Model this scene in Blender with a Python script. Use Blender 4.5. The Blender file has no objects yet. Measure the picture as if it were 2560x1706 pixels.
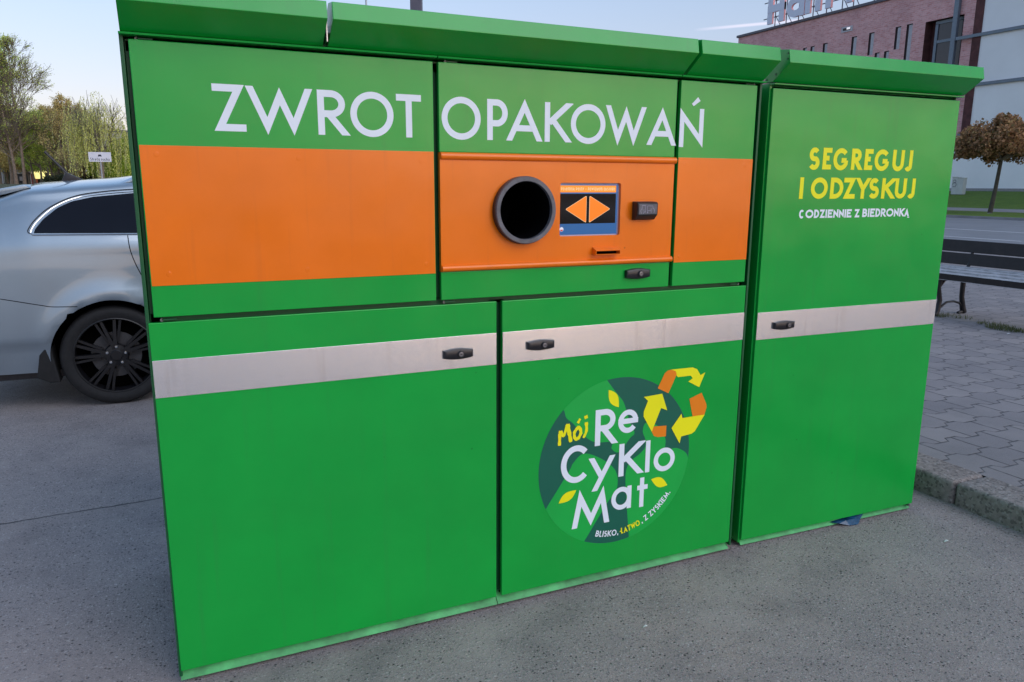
import bpy, bmesh, math, random
import numpy as np
from mathutils import Vector, Matrix
from mathutils.geometry import tessellate_polygon
R = math.radians
random.seed(7); rng = np.random.default_rng(7)
sc = bpy.context.scene
COL = sc.collection

# ------------------------------------------------------------------ camera
CAM = Vector((0.0511, -2.3767, 1.5708))
ROT = (R(78.302), R(-0.269), R(-24.473))
cd = bpy.data.cameras.new('camera'); cam = bpy.data.objects.new('camera', cd); COL.objects.link(cam)
cam.location = CAM; cam.rotation_euler = ROT
cd.sensor_width = 36; cd.lens = 36 * 1884.7 / 2560; cd.clip_start = 0.05; cd.clip_end = 6000
sc.camera = cam
CM = cam.rotation_euler.to_matrix()
def ray(u, v):
    return CM @ Vector(((u - 1280) / 1884.7, -(v - 853) / 1884.7, -1))
def at(u, D):                                  # ground position in the direction of photo column u, D metres deep
    d = ray(u, 463); f = CM @ Vector((0, 0, -1)); t = D / d.dot(f); p = CAM + t * d
    return p.x, p.y

# ------------------------------------------------------------------ world
SUN_EL, SUN_AZ = 7.5, 154.0
SKY_TINT = (.97, 1.12, 1.38, 1)
w = bpy.data.worlds.new('World'); sc.world = w; w.use_nodes = True
nt = w.node_tree; nt.nodes.clear()
N = nt.nodes.new; Lk = nt.links.new
sky = N('ShaderNodeTexSky'); sky.sky_type = 'NISHITA'; sky.sun_disc = False
sky.sun_elevation = R(SUN_EL); sky.sun_rotation = R(SUN_AZ)
sky.air_density = 1.0; sky.dust_density = 1.2; sky.ozone_density = 1.6; sky.altitude = 100
bg = N('ShaderNodeBackground'); bg.inputs[1].default_value = 0.15
wo = N('ShaderNodeOutputWorld')
# thin contrail: a faint streak in the sky along a great circle
tc = N('ShaderNodeTexCoord')
pa, pb = (CM.to_4x4() @ Vector(((1785-1280)/1884.7, -(71-853)/1884.7, -1))).normalized(), (CM.to_4x4() @ Vector(((1925-1280)/1884.7, -(58-853)/1884.7, -1))).normalized()
nrm = pa.cross(pb).normalized()
dn = N('ShaderNodeVectorMath'); dn.operation = 'DOT_PRODUCT'; dn.inputs[1].default_value = nrm; Lk(tc.outputs['Generated'], dn.inputs[0])
ab = N('ShaderNodeMath'); ab.operation = 'ABSOLUTE'; Lk(dn.outputs['Value'], ab.inputs[0])
mr = N('ShaderNodeMapRange'); mr.inputs[1].default_value = 0.0006; mr.inputs[2].default_value = 0.0022; mr.inputs[3].default_value = 1; mr.inputs[4].default_value = 0; Lk(ab.outputs[0], mr.inputs[0])
da = N('ShaderNodeVectorMath'); da.operation = 'DOT_PRODUCT'; da.inputs[1].default_value = pb; Lk(tc.outputs['Generated'], da.inputs[0])
m2 = N('ShaderNodeMapRange'); m2.inputs[1].default_value = 0.9962; m2.inputs[2].default_value = 0.9995; Lk(da.outputs['Value'], m2.inputs[0])
mu = N('ShaderNodeMath'); mu.operation = 'MULTIPLY'; Lk(mr.outputs[0], mu.inputs[0]); Lk(m2.outputs[0], mu.inputs[1])
mu2 = N('ShaderNodeMath'); mu2.operation = 'MULTIPLY'; mu2.inputs[1].default_value = 0.6; Lk(mu.outputs[0], mu2.inputs[0])
mx = N('ShaderNodeMix'); mx.data_type = 'RGBA'; mx.blend_type = 'ADD'; Lk(mu2.outputs[0], mx.inputs[0]); Lk(sky.outputs[0], mx.inputs[6]); mx.inputs[7].default_value = (3.0, 2.3, 2.0, 1)
tint = N('ShaderNodeMix'); tint.data_type = 'RGBA'; tint.blend_type = 'MULTIPLY'; tint.inputs[0].default_value = 1; tint.inputs[7].default_value = SKY_TINT
gam = N('ShaderNodeGamma'); gam.inputs[1].default_value = 0.60     # thin high haze evens the dome out
Lk(mx.outputs[2], gam.inputs[0]); Lk(gam.outputs[0], tint.inputs[6]); 
sxz = N('ShaderNodeSeparateXYZ'); Lk(tc.outputs['Generated'], sxz.inputs[0])
belt = N('ShaderNodeMapRange'); belt.inputs[1].default_value = -.02; belt.inputs[2].default_value = .42; belt.inputs[3].default_value = 1; belt.inputs[4].default_value = 0; Lk(sxz.outputs[2], belt.inputs[0])
pk = N('ShaderNodeMix'); pk.data_type = 'RGBA'; pk.blend_type = 'MULTIPLY'; Lk(belt.outputs[0], pk.inputs[0]); Lk(tint.outputs[2], pk.inputs[6]); pk.inputs[7].default_value = (1.22, .86, .80, 1)   # pink twilight belt low in the sky
Lk(pk.outputs[2], bg.inputs[0]); Lk(bg.outputs[0], wo.inputs[0])
# ------------------------------------------------------------------ sun
sd = bpy.data.lights.new('sun', 'SUN'); sd.energy = 0.5; sd.angle = R(45); sd.color = (1.0, 0.93, 0.94)
so = bpy.data.objects.new('sun', sd); COL.objects.link(so)
sv = Vector((math.sin(R(SUN_AZ)) * math.cos(R(38)), math.cos(R(SUN_AZ)) * math.cos(R(38)), math.sin(R(38))))
so.rotation_euler = sv.to_track_quat('Z', 'Y').to_euler()
so.location = (0, -20, 30)
# ------------------------------------------------------------------ exposure
sc.view_settings.view_transform = 'Standard'; sc.view_settings.look = 'None'
sc.view_settings.exposure = 1.32; sc.view_settings.gamma = 1.0; sc.view_settings.use_curve_mapping = False
sc.cycles.max_bounces = 6; sc.cycles.use_denoising = True

# ================================================================== materials
def s2l(c):
    return tuple(((x / 255) / 12.92 if x / 255 <= .04045 else ((x / 255 + .055) / 1.055) ** 2.4) for x in c)
def ramp(nt, fac, stops):
    r = nt.nodes.new('ShaderNodeValToRGB')
    while len(r.color_ramp.elements) < len(stops): r.color_ramp.elements.new(0.5)
    for e, (p, c) in zip(r.color_ramp.elements, stops):
        e.position = p; e.color = (*c, 1) if len(c) == 3 else c
    nt.links.new(fac, r.inputs[0]); return r
def noise(nt, vec, scale, detail=4, rough=.55):
    n = nt.nodes.new('ShaderNodeTexNoise'); n.inputs['Scale'].default_value = scale
    n.inputs['Detail'].default_value = detail; n.inputs['Roughness'].default_value = rough
    if vec is not None: nt.links.new(vec, n.inputs['Vector'])
    return n
def mixc(nt, fac, a, b, mode='MIX'):
    m = nt.nodes.new('ShaderNodeMix'); m.data_type = 'RGBA'; m.blend_type = mode
    for s, v in ((0, fac), (6, a), (7, b)):
        if hasattr(v, 'links'): nt.links.new(v, m.inputs[s])
        elif s == 0: m.inputs[0].default_value = v
        else: m.inputs[s].default_value = (*v, 1)
    return m.outputs[2]
def mathn(nt, op, a, b=None, c=None):
    m = nt.nodes.new('ShaderNodeMath'); m.operation = op
    for i, v in enumerate((a, b, c)):
        if v is None: continue
        if hasattr(v, 'links'): nt.links.new(v, m.inputs[i])
        else: m.inputs[i].default_value = v
    return m.outputs[0]
def mapr(nt, v, a, b, c=0, d=1):
    m = nt.nodes.new('ShaderNodeMapRange'); nt.links.new(v, m.inputs[0])
    for i, q in enumerate((a, b, c, d)): m.inputs[i + 1].default_value = q
    return m.outputs[0]
def newmat(name):
    m = bpy.data.materials.new(name); m.use_nodes = True
    nt = m.node_tree; p = nt.nodes['Principled BSDF']
    g = nt.nodes.new('ShaderNodeNewGeometry')
    return m, nt, p, g.outputs['Position']
def setp(p, **k):
    for a, v in k.items(): p.inputs[a.replace('_', ' ')].default_value = v
def bump(nt, p, h, strength, dist):
    b = nt.nodes.new('ShaderNodeBump'); b.inputs['Strength'].default_value = strength; b.inputs['Distance'].default_value = dist
    nt.links.new(h, b.inputs['Height']); nt.links.new(b.outputs[0], p.inputs['Normal'])
def simple(name, col, rough=.5, metal=0, var=.12, scale=6, bmp=0, bscale=60, bdist=.001, coat=0, rvar=0):
    m, nt, p, pos = newmat(name)
    n = noise(nt, pos, scale)
    a = tuple(x * (1 - var) for x in col); b = tuple(min(1, x * (1 + var)) for x in col)
    r = ramp(nt, n.outputs[0], [(.3, a), (.7, b)])
    nt.links.new(r.outputs[0], p.inputs['Base Color'])
    setp(p, Roughness=rough, Metallic=metal)
    if coat: p.inputs['Coat Weight'].default_value = coat; p.inputs['Coat Roughness'].default_value = .08
    if rvar:
        n2 = noise(nt, pos, scale * 2.3); nt.links.new(mapr(nt, n2.outputs[0], .3, .7, rough - rvar, rough + rvar), p.inputs['Roughness'])
    if bmp: bump(nt, p, noise(nt, pos, bscale, 3).outputs[0], bmp, bdist)
    return m
def emit(name, col, strength=1.0, rough=.25):
    m, nt, p, pos = newmat(name)
    setp(p, Roughness=rough); p.inputs['Base Color'].default_value = (.01, .01, .01, 1)
    p.inputs['Emission Color'].default_value = (*col, 1); p.inputs['Emission Strength'].default_value = strength * 2 ** -1.32
    return m

def painted(name, col, rough=.22):
    # powder-coated sheet: fine orange peel, faint dirt runs, slightly uneven gloss
    m, nt, p, pos = newmat(name)
    n = noise(nt, pos, 3.0, 5)
    c = mixc(nt, mapr(nt, n.outputs[0], .35, .75), tuple(x * .93 for x in col), tuple(x * 1.06 for x in col))
    mp = nt.nodes.new('ShaderNodeMapping'); mp.inputs['Scale'].default_value = (28, 28, 1.3); nt.links.new(pos, mp.inputs[0])
    st = noise(nt, mp.outputs[0], 1.0, 3)
    c = mixc(nt, mapr(nt, st.outputs[0], .58, .78, 0, .20), c, tuple(x * .5 + .03 for x in col))
    # low dust near the ground edge and scattered specks
    v = nt.nodes.new('ShaderNodeTexVoronoi'); v.inputs['Scale'].default_value = 7; nt.links.new(pos, v.inputs['Vector'])
    c = mixc(nt, mapr(nt, v.outputs['Distance'], .018, .03, .55, 0), c, tuple(x * .4 for x in col))
    nt.links.new(c, p.inputs['Base Color'])
    n2 = noise(nt, pos, 5.0, 4); nt.links.new(mapr(nt, n2.outputs[0], .3, .7, rough - .03, rough + .05), p.inputs['Roughness'])
    nf = noise(nt, pos, 900, 2); wv = noise(nt, pos, 2.6, 2, .4)
    hh = mathn(nt, 'ADD', mathn(nt, 'MULTIPLY', nf.outputs[0], .0002), mathn(nt, 'MULTIPLY', wv.outputs[0], .012))
    bump(nt, p, hh, .6, 1.0)
    return m
M = {}
M['green'] = painted('green_paint', (0.004, 0.36, 0.046))
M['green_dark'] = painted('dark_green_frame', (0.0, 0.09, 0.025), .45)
M['green_kick'] = simple('lit_dusty_green_paint', (0.065, 0.38, 0.12), .5, var=.35, scale=14, bmp=.2)  # paler than the doors: dust, and sky-facing brightness put into the colour
M['orange'] = painted('orange_paint', (0.90, 0.185, 0.003), .22)
M['white_vinyl'] = simple('white_vinyl', (.76, .84, .93), .45, var=.03)
M['yellow_vinyl'] = simple('yellow_vinyl', (.86, .84, .0), .45, var=.03)
M['orange_vinyl'] = simple('orange_vinyl', (.80, .22, .0), .45, var=.03)
M['logo_dark'] = simple('dark_green_vinyl', (0.0, .11, .07), .45, var=.04)
M['logo_light'] = simple('light_green_vinyl', (0.0, .40, .055), .45, var=.04)
M['black_plastic'] = simple('black_plastic', (.012, .012, .016), .38, var=.3, scale=40, bmp=.15, bscale=500)
M['grey_plastic'] = simple('grey_plastic', (.12, .122, .14), .5, var=.25, scale=40, bmp=.2, bscale=300)
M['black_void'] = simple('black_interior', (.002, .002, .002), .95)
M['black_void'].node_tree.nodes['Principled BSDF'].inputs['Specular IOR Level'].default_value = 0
M['chute'] = simple('dark_chute_plastic', (.004, .004, .005), .35)
M['chute'].node_tree.nodes['Principled BSDF'].inputs['Specular IOR Level'].default_value = .06
M['steel'] = simple('steel', (.55, .55, .56), .3, 1.0)
M['lock'] = simple('lock_barrel', (.22, .22, .24), .4, .9, var=.1)
M['hinge'] = simple('tarnished_hinge', (.16, .18, .16), .5, .6, var=.2, scale=60)
M['chrome'] = simple('chrome', (.75, .76, .78), .12, 1.0, var=.02)
M['rubber'] = simple('rubber', (.010, .010, .011), .75, var=.3, scale=30, bmp=.3, bscale=200)
def brushed():
    m, nt, p, pos = newmat('brushed_aluminium')
    mp = nt.nodes.new('ShaderNodeMapping'); mp.inputs['Scale'].default_value = (6, 6, 1400); nt.links.new(pos, mp.inputs[0])
    n = noise(nt, mp.outputs[0], 1.0, 4, .7)
    big = noise(nt, pos, 4, 4)
    mp2 = nt.nodes.new('ShaderNodeMapping'); mp2.inputs['Scale'].default_value = (30, 30, 2.5); nt.links.new(pos, mp2.inputs[0])
    drip = noise(nt, mp2.outputs[0], 1, 3)
    c = ramp(nt, n.outputs[0], [(.3, (.68, .73, .80)), (.7, (.80, .85, .92))]).outputs[0]
    c = mixc(nt, mapr(nt, drip.outputs[0], .58, .75, 0, .30), c, (.5, .47, .47))
    w_ = nt.nodes.new('ShaderNodeTexVoronoi'); w_.feature = 'DISTANCE_TO_EDGE'; w_.inputs['Scale'].default_value = 3.1
    dv = noise(nt, pos, 7, 2); vm = nt.nodes.new('ShaderNodeVectorMath'); vm.operation = 'ADD'; nt.links.new(pos, vm.inputs[0]); nt.links.new(dv.outputs['Color'], vm.inputs[1]); nt.links.new(vm.outputs[0], w_.inputs['Vector'])
    scr = mathn(nt, 'MULTIPLY', mapr(nt, w_.outputs[0], .0, .006, 1, 0), mapr(nt, big.outputs[0], .52, .60, 0, .5))
    c = mixc(nt, scr, c, (.2, .2, .22))
    nt.links.new(c, p.inputs['Base Color'])
    setp(p, Metallic=.86)
    wn = nt.nodes.new('ShaderNodeTexWhiteNoise'); wn.noise_dimensions = '3D'; vs_ = nt.nodes.new('ShaderNodeVectorMath'); vs_.operation = 'SCALE'; vs_.inputs['Scale'].default_value = 9000; nt.links.new(pos, vs_.inputs[0]); nt.links.new(vs_.outputs[0], wn.inputs['Vector'])
    cz = nt.nodes.new('ShaderNodeCombineXYZ'); nt.links.new(mapr(nt, wn.outputs[0], 0, 1, -.17, .17), cz.inputs[2])
    gn = nt.nodes.new('ShaderNodeNewGeometry'); av = nt.nodes.new('ShaderNodeVectorMath'); av.operation = 'ADD'; nt.links.new(gn.outputs['Normal'], av.inputs[0]); nt.links.new(cz.outputs[0], av.inputs[1])
    nv = nt.nodes.new('ShaderNodeVectorMath'); nv.operation = 'NORMALIZE'; nt.links.new(av.outputs[0], nv.inputs[0]); nt.links.new(nv.outputs[0], p.inputs['Normal'])   # horizontal grooves scatter light vertically
    nt.links.new(mapr(nt, big.outputs[0], .3, .7, .13, .22), p.inputs['Roughness'])
    return m
M['brushed'] = brushed()

def vor(nt, pos, scale):
    v = nt.nodes.new('ShaderNodeTexVoronoi'); v.inputs['Scale'].default_value = scale; nt.links.new(pos, v.inputs['Vector'])
    sp = nt.nodes.new('ShaderNodeSeparateColor'); nt.links.new(v.outputs['Color'], sp.inputs[0]); return v, sp
def asphalt(name):
    m, nt, p, pos = newmat(name)
    sx = nt.nodes.new('ShaderNodeSeparateXYZ'); nt.links.new(pos, sx.inputs[0])
    big = noise(nt, pos, .8, 5, .6); mid = noise(nt, pos, 5, 5, .65)
    bl, wm = (.35, .315, .30), (.45, .365, .325)
    side = mathn(nt, 'ADD', mapr(nt, sx.outputs[0], -1.5, 2.2, .1, .75), mathn(nt, 'MULTIPLY', mathn(nt, 'SUBTRACT', big.outputs[0], .5), 2.2))
    c = mixc(nt, side, bl, wm)
    c = mixc(nt, mapr(nt, mid.outputs[0], .38, .68, 0, .45), c, (.25, .22, .22))
    # binder with embedded stones of several sizes
    hs = []
    for sc_, lo, hi, amt in ((70, .30, .46, .55), (130, .32, .5, .65), (240, .3, .5, .6)):
        v, sp = vor(nt, pos, sc_)
        stone = mathn(nt, 'MULTIPLY', mapr(nt, v.outputs['Distance'], lo, hi, 1, 0), mathn(nt, 'GREATER_THAN', sp.outputs[1], .45))
        tone = ramp(nt, sp.outputs[0], [(.0, (.10, .09, .095)), (.35, (.25, .22, .22)), (.75, (.46, .41, .40)), (1.0, (.70, .65, .63))]).outputs[0]
        c = mixc(nt, mathn(nt, 'MULTIPLY', stone, amt), c, tone); hs.append(stone)
    fine = noise(nt, pos, 330, 3, .75)
    c = mixc(nt, mapr(nt, fine.outputs[0], .32, .68, 0, .5), c, (.17, .155, .16))
    # torn-out pits, thicker in some areas
    v1, s1 = vor(nt, pos, 78)
    pit = mathn(nt, 'MULTIPLY', mapr(nt, v1.outputs['Distance'], .16, .40, 1, 0), mathn(nt, 'GREATER_THAN', s1.outputs[0], mapr(nt, mid.outputs[0], .3, .7, .96, .74)))
    c = mixc(nt, mathn(nt, 'MULTIPLY', pit, .85), c, (.022, .022, .028))
    v2, s2 = vor(nt, pos, 150)
    pit2 = mathn(nt, 'MULTIPLY', mapr(nt, v2.outputs['Distance'], .2, .42, 1, 0), mathn(nt, 'GREATER_THAN', s2.outputs[1], .86))
    c = mixc(nt, mathn(nt, 'MULTIPLY', pit2, .7), c, (.035, .033, .04))
    # stains and dust
    st = noise(nt, pos, 2.6, 4, .6); c = mixc(nt, mapr(nt, st.outputs[0], .52, .72, 0, .36), c, (.12, .11, .11))
    du = noise(nt, pos, 1.5, 5, .7); c = mixc(nt, mapr(nt, du.outputs[0], .52, .70, 0, .5), c, (.44, .385, .36))
    wob = noise(nt, pos, 3.0, 6, .7)
    yy = mathn(nt, 'ADD', sx.outputs[1], mathn(nt, 'MULTIPLY', wob.outputs[0], .07))
    yy = mathn(nt, 'SUBTRACT', yy, mathn(nt, 'MULTIPLY', sx.outputs[0], .04))
    dd = mathn(nt, 'SUBTRACT', yy, 1.675)
    crack = mathn(nt, 'MULTIPLY', mapr(nt, mathn(nt, 'ABSOLUTE', dd), .003, .010, 1, 0), mapr(nt, mid.outputs[0], .3, .5, .5, 1))
    band = mathn(nt, 'MULTIPLY', mapr(nt, dd, -.14, -.03, 0, 1), mathn(nt, 'LESS_THAN', dd, 0))
    c = mixc(nt, mathn(nt, 'MULTIPLY', band, mapr(nt, wob.outputs[0], .35, .6, .1, .6)), c, (.30, .26, .24))
    c = mixc(nt, mathn(nt, 'MULTIPLY', crack, .85), c, (.025, .025, .03))
    h = mathn(nt, 'SUBTRACT', mathn(nt, 'ADD', mathn(nt, 'MULTIPLY', hs[0], .5), mathn(nt, 'ADD', mathn(nt, 'MULTIPLY', hs[1], .35), fine.outputs[0])), mathn(nt, 'MULTIPLY', pit, 1.4))
    h = mathn(nt, 'SUBTRACT', h, mathn(nt, 'MULTIPLY', crack, 2.0))
    nt.links.new(c, p.inputs['Base Color']); setp(p, Roughness=.8)
    bump(nt, p, h, .7, .004)
    return m
M['asphalt'] = asphalt('car_park_asphalt')
M['road'] = simple('road_asphalt', (.20, .205, .22), .75, var=.12, scale=.6, bmp=.3, bscale=80, bdist=.004)
M['gutter'] = simple('gutter_concrete', (.24, .235, .24), .85, var=.15, scale=1.2)
M['white_line'] = simple('road_paint', (.62, .63, .66), .6, var=.1, scale=3)

def pavers():
    m, nt, p, pos = newmat('interlocking_pavers')
    sx = nt.nodes.new('ShaderNodeSeparateXYZ'); nt.links.new(pos, sx.inputs[0])
    wob = noise(nt, pos, 9, 2)
    x = mathn(nt, 'ADD', sx.outputs[0], mathn(nt, 'MULTIPLY', mathn(nt, 'SUBTRACT', wob.outputs[0], .5), .012))
    y = sx.outputs[1]
    px, py = .27, .20
    # trapezoid wave across x displaces the joints that run along x
    fx = mathn(nt, 'FRACT', mathn(nt, 'DIVIDE', x, px))
    tri = mathn(nt, 'ABSOLUTE', mathn(nt, 'SUBTRACT', mathn(nt, 'MULTIPLY', fx, 2), 1))
    trap = mapr(nt, tri, .34, .56, -.5, .5)
    row0 = mathn(nt, 'DIVIDE', y, py)
    yd = mathn(nt, 'ADD', row0, mathn(nt, 'MULTIPLY', trap, .22))
    row = mathn(nt, 'FLOOR', yd)
    fy = mathn(nt, 'FRACT', yd)
    jy = mathn(nt, 'MULTIPLY', mathn(nt, 'MINIMUM', fy, mathn(nt, 'SUBTRACT', 1.0, fy)), py)
    xs = mathn(nt, 'FRACT', mathn(nt, 'ADD', mathn(nt, 'DIVIDE', x, px), mathn(nt, 'MULTIPLY', row, .5)))
    jx = mathn(nt, 'MULTIPLY', mathn(nt, 'MINIMUM', xs, mathn(nt, 'SUBTRACT', 1.0, xs)), px)
    j = mathn(nt, 'MINIMUM', jx, jy)
    cell = nt.nodes.new('ShaderNodeCombineXYZ')
    nt.links.new(mathn(nt, 'FLOOR', mathn(nt, 'ADD', mathn(nt, 'DIVIDE', x, px), mathn(nt, 'MULTIPLY', row, .5))), cell.inputs[0]); nt.links.new(row, cell.inputs[1])
    wn = nt.nodes.new('ShaderNodeTexWhiteNoise'); wn.noise_dimensions = '2D'; nt.links.new(cell.outputs[0], wn.inputs[0])
    big = noise(nt, pos, 1.6, 6, .7); fine = noise(nt, pos, 180, 3, .7)
    c = ramp(nt, big.outputs[0], [(.3, (.20, .178, .170)), (.7, (.34, .298, .280))]).outputs[0]
    c = mixc(nt, mapr(nt, wn.outputs[0], 0, 1, 0, .6), c, (.145, .13, .135))
    c = mixc(nt, mapr(nt, fine.outputs[0], .35, .7, 0, .4), c, (.32, .31, .33))
    edge = mapr(nt, j, .003, .0085, 1, 0)
    dirt = noise(nt, pos, 14, 3)
    c = mixc(nt, mathn(nt, 'MULTIPLY', edge, mapr(nt, dirt.outputs[0], .35, .65, .45, 1.0)), c, (.035, .033, .035))
    # sandy strip where the paving has settled
    dd = mathn(nt, 'ABSOLUTE', mathn(nt, 'SUBTRACT', mathn(nt, 'ADD', sx.outputs[0], mathn(nt, 'MULTIPLY', big.outputs[0], .5)), 8.45))
    sand = mathn(nt, 'MULTIPLY', mapr(nt, dd, .08, .28, 1, 0), mapr(nt, dirt.outputs[0], .4, .6, .2, .8))
    c = mixc(nt, sand, c, (.27, .235, .20))
    nt.links.new(c, p.inputs['Base Color']); setp(p, Roughness=.85)
    h = mathn(nt, 'SUBTRACT', mathn(nt, 'MULTIPLY', fine.outputs[0], .3), mapr(nt, j, .0, .009, 1, 0))
    bump(nt, p, h, .7, .004)
    return m
M['pavers'] = pavers()
def concrete(name, a, b, scale=25):
    m, nt, p, pos = newmat(name)
    n = noise(nt, pos, scale, 6, .7); big = noise(nt, pos, 2.2, 4)
    c = ramp(nt, n.outputs[0], [(.3, a), (.72, b)]).outputs[0]
    c = mixc(nt, mapr(nt, big.outputs[0], .4, .65, 0, .5), c, tuple(x * .6 for x in a))
    v = nt.nodes.new('ShaderNodeTexVoronoi'); v.inputs['Scale'].default_value = 95; nt.links.new(pos, v.inputs['Vector'])
    sp = nt.nodes.new('ShaderNodeSeparateColor'); nt.links.new(v.outputs['Color'], sp.inputs[0])
    c = mixc(nt, mathn(nt, 'MULTIPLY', mathn(nt, 'GREATER_THAN', sp.outputs[0], .8), .5), c, (.06, .055, .05))
    c = mixc(nt, mathn(nt, 'MULTIPLY', mathn(nt, 'LESS_THAN', sp.outputs[0], .1), .5), c, (.40, .37, .35))
    nt.links.new(c, p.inputs['Base Color']); setp(p, Roughness=.9)
    bump(nt, p, n.outputs[0], .9, .012)
    return m
M['kerb'] = concrete('worn_kerb_concrete', (.20, .17, .155), (.38, .33, .305))
def grassmat(name, a, b):
    m, nt, p, pos = newmat(name)
    n = noise(nt, pos, 1.3, 6, .7); n2 = noise(nt, pos, 14, 4, .7)
    c = ramp(nt, n.outputs[0], [(.3, a), (.7, b)]).outputs[0]
    c = mixc(nt, mapr(nt, n2.outputs[0], .35, .7, 0, .6), c, tuple(x * .45 for x in a))
    nt.links.new(c, p.inputs['Base Color']); setp(p, Roughness=.9)
    bump(nt, p, n2.outputs[0], 1, .08)
    return m
M['grass'] = grassmat('grass', (.085, .17, .008), (.15, .25, .018))
M['earth'] = grassmat('scrub_ground', (.07, .085, .035), (.13, .12, .06))
def brickmat():
    m, nt, p, pos = newmat('red_brick')
    sx = nt.nodes.new('ShaderNodeSeparateXYZ'); nt.links.new(pos, sx.inputs[0])
    cb = nt.nodes.new('ShaderNodeCombineXYZ')
    nt.links.new(mathn(nt, 'ADD', sx.outputs[0], sx.outputs[1]), cb.inputs[0]); nt.links.new(sx.outputs[2], cb.inputs[1])
    b = nt.nodes.new('ShaderNodeTexBrick'); nt.links.new(cb.outputs[0], b.inputs['Vector'])
    b.inputs['Color1'].default_value = (.62, .25, .24, 1); b.inputs['Color2'].default_value = (.78, .42, .42, 1); b.inputs['Mortar'].default_value = (.70, .58, .60, 1)
    b.inputs['Scale'].default_value = 1.0; b.inputs['Mortar Size'].default_value = .010; b.inputs['Brick Width'].default_value = .52; b.inputs['Row Height'].default_value = .16; b.inputs['Bias'].default_value = -.1
    mp = nt.nodes.new('ShaderNodeMapping'); mp.inputs['Scale'].default_value = (1.1, 1.1, 4.5); nt.links.new(pos, mp.inputs[0])
    n = noise(nt, mp.outputs[0], 2.0, 5, .8)
    c = mixc(nt, mapr(nt, n.outputs[0], .42, .60, 0, .75), b.outputs[0], (.82, .52, .53))
    n2 = noise(nt, pos, .35, 3); c = mixc(nt, mapr(nt, n2.outputs[0], .4, .7, 0, .3), c, (.28, .12, .12))
    n3 = noise(nt, mp.outputs[0], 3.1, 4, .8); c = mixc(nt, mapr(nt, n3.outputs[0], .55, .66, 0, .6), c, (.30, .12, .14))
    nt.links.new(c, p.inputs['Base Color']); setp(p, Roughness=.85)
    bump(nt, p, b.outputs['Fac'], -.5, .01)
    return m
M['brick'] = brickmat()
M['brick_shaded'] = simple('shaded_brick', (.10, .035, .035), .85, var=.35, scale=2.5)  # brick in shadow: the shade is put into the colour
M['panel'] = simple('grey_render', (.88, .88, .90), .7, var=.04, scale=.4, bmp=.1, bscale=10)
M['plinth'] = simple('plinth', (.30, .29, .30), .8, var=.1)
M['steelblue'] = simple('blue_grey_steel', (.16, .20, .25), .45, .3, var=.1)
M['coping'] = simple('dark_coping', (.10, .10, .13), .5, .2)
M['louvre'] = simple('grey_louvre', (.50, .48, .52), .6)
M['slit'] = simple('slit_reveal', (.05, .03, .035), .7)
M['darkglass'] = simple('dark_glass', (.03, .03, .04), .08, .0, var=.1)
M['sign_face'] = simple('lilac_sign_face', (.72, .74, .88), .5, var=.03)
M['sign_side'] = simple('red_sign_side', (.88, .38, .38), .5, var=.05)
M['bark'] = simple('bark', (.23, .18, .14), .9, var=.3, scale=5, bmp=.6, bscale=30, bdist=.02)
M['trunk_dark'] = simple('dark_bark', (.07, .065, .05), .9, var=.3, scale=8)
M['bark_grey'] = simple('grey_bark', (.20, .175, .14), .9, var=.3, scale=5, bmp=.6, bscale=30, bdist=.02)
def leafmat(name, cols, trans=.4):
    m, nt, p, pos = newmat(name)
    g = nt.nodes.new('ShaderNodeNewGeometry')
    n = noise(nt, pos, .5, 3)
    f = mathn(nt, 'ADD', mathn(nt, 'MULTIPLY', g.outputs['Random Per Island'], .6), mathn(nt, 'MULTIPLY', n.outputs[0], .4))
    st = [(i / (len(cols) - 1) * .8 + .1, c) for i, c in enumerate(cols)]
    r = ramp(nt, f, st); nt.links.new(r.outputs[0], p.inputs['Base Color']); setp(p, Roughness=.6)
    p.inputs['Transmission Weight'].default_value = 0
    tr = nt.nodes.new('ShaderNodeBsdfTranslucent'); nt.links.new(r.outputs[0], tr.inputs[0])
    ms = nt.nodes.new('ShaderNodeMixShader'); ms.inputs[0].default_value = trans
    out = nt.nodes['Material Output']; nt.links.new(p.outputs[0], ms.inputs[1]); nt.links.new(tr.outputs[0], ms.inputs[2]); nt.links.new(ms.outputs[0], out.inputs[0])
    return m
M['leaf_red'] = leafmat('copper_leaves', [(0.131, 0.136, 0.029)] + [(0.187, 0.116, 0.048), (0.400, 0.217, 0.107), (0.587, 0.333, 0.160), (0.320, 0.301, 0.080)])
M['leaf_spring'] = leafmat('spring_leaves', [(0.338, 0.478, 0.082), (0.730, 0.850, 0.168), (0.850, 0.850, 0.338)])
M['leaf_olive'] = leafmat('olive_leaves', [(0.363, 0.316, 0.125), (0.727, 0.537, 0.221), (0.850, 0.821, 0.316)])
M['leaf_willow'] = leafmat('willow_leaves', [(0.499, 0.537, 0.115), (0.850, 0.850, 0.231), (0.850, 0.850, 0.422)])
M['leaf_dense'] = leafmat('yellow_green_leaves', [(0.214, 0.319, 0.036), (0.462, 0.605, 0.071), (0.676, 0.748, 0.107)])
M['leaf_dark'] = leafmat('dark_hedge_leaves', [(.025, .035, .015), (.05, .07, .03), (.08, .09, .04)])
M['weed'] = leafmat('weed_leaves', [(.07, .09, .03), (.13, .15, .06), (.2, .18, .10)])
M['bench_wood'] = simple('dark_shaded_wood', (.012, .008, .008), .6, var=.4, scale=12, bmp=.3, bscale=80)  # dark wood, with the backrest's shadow put into the colour
M['bench_seat'] = simple('lit_seat_slat', (.46, .46, .48), .4, var=.3, scale=12, bmp=.3, bscale=60)  # paler slats: the lit seat top is put into the colour
M['iron'] = simple('black_cast_iron', (.014, .014, .017), .4, .2, var=.3, scale=20, bmp=.3, bscale=90)
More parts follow.
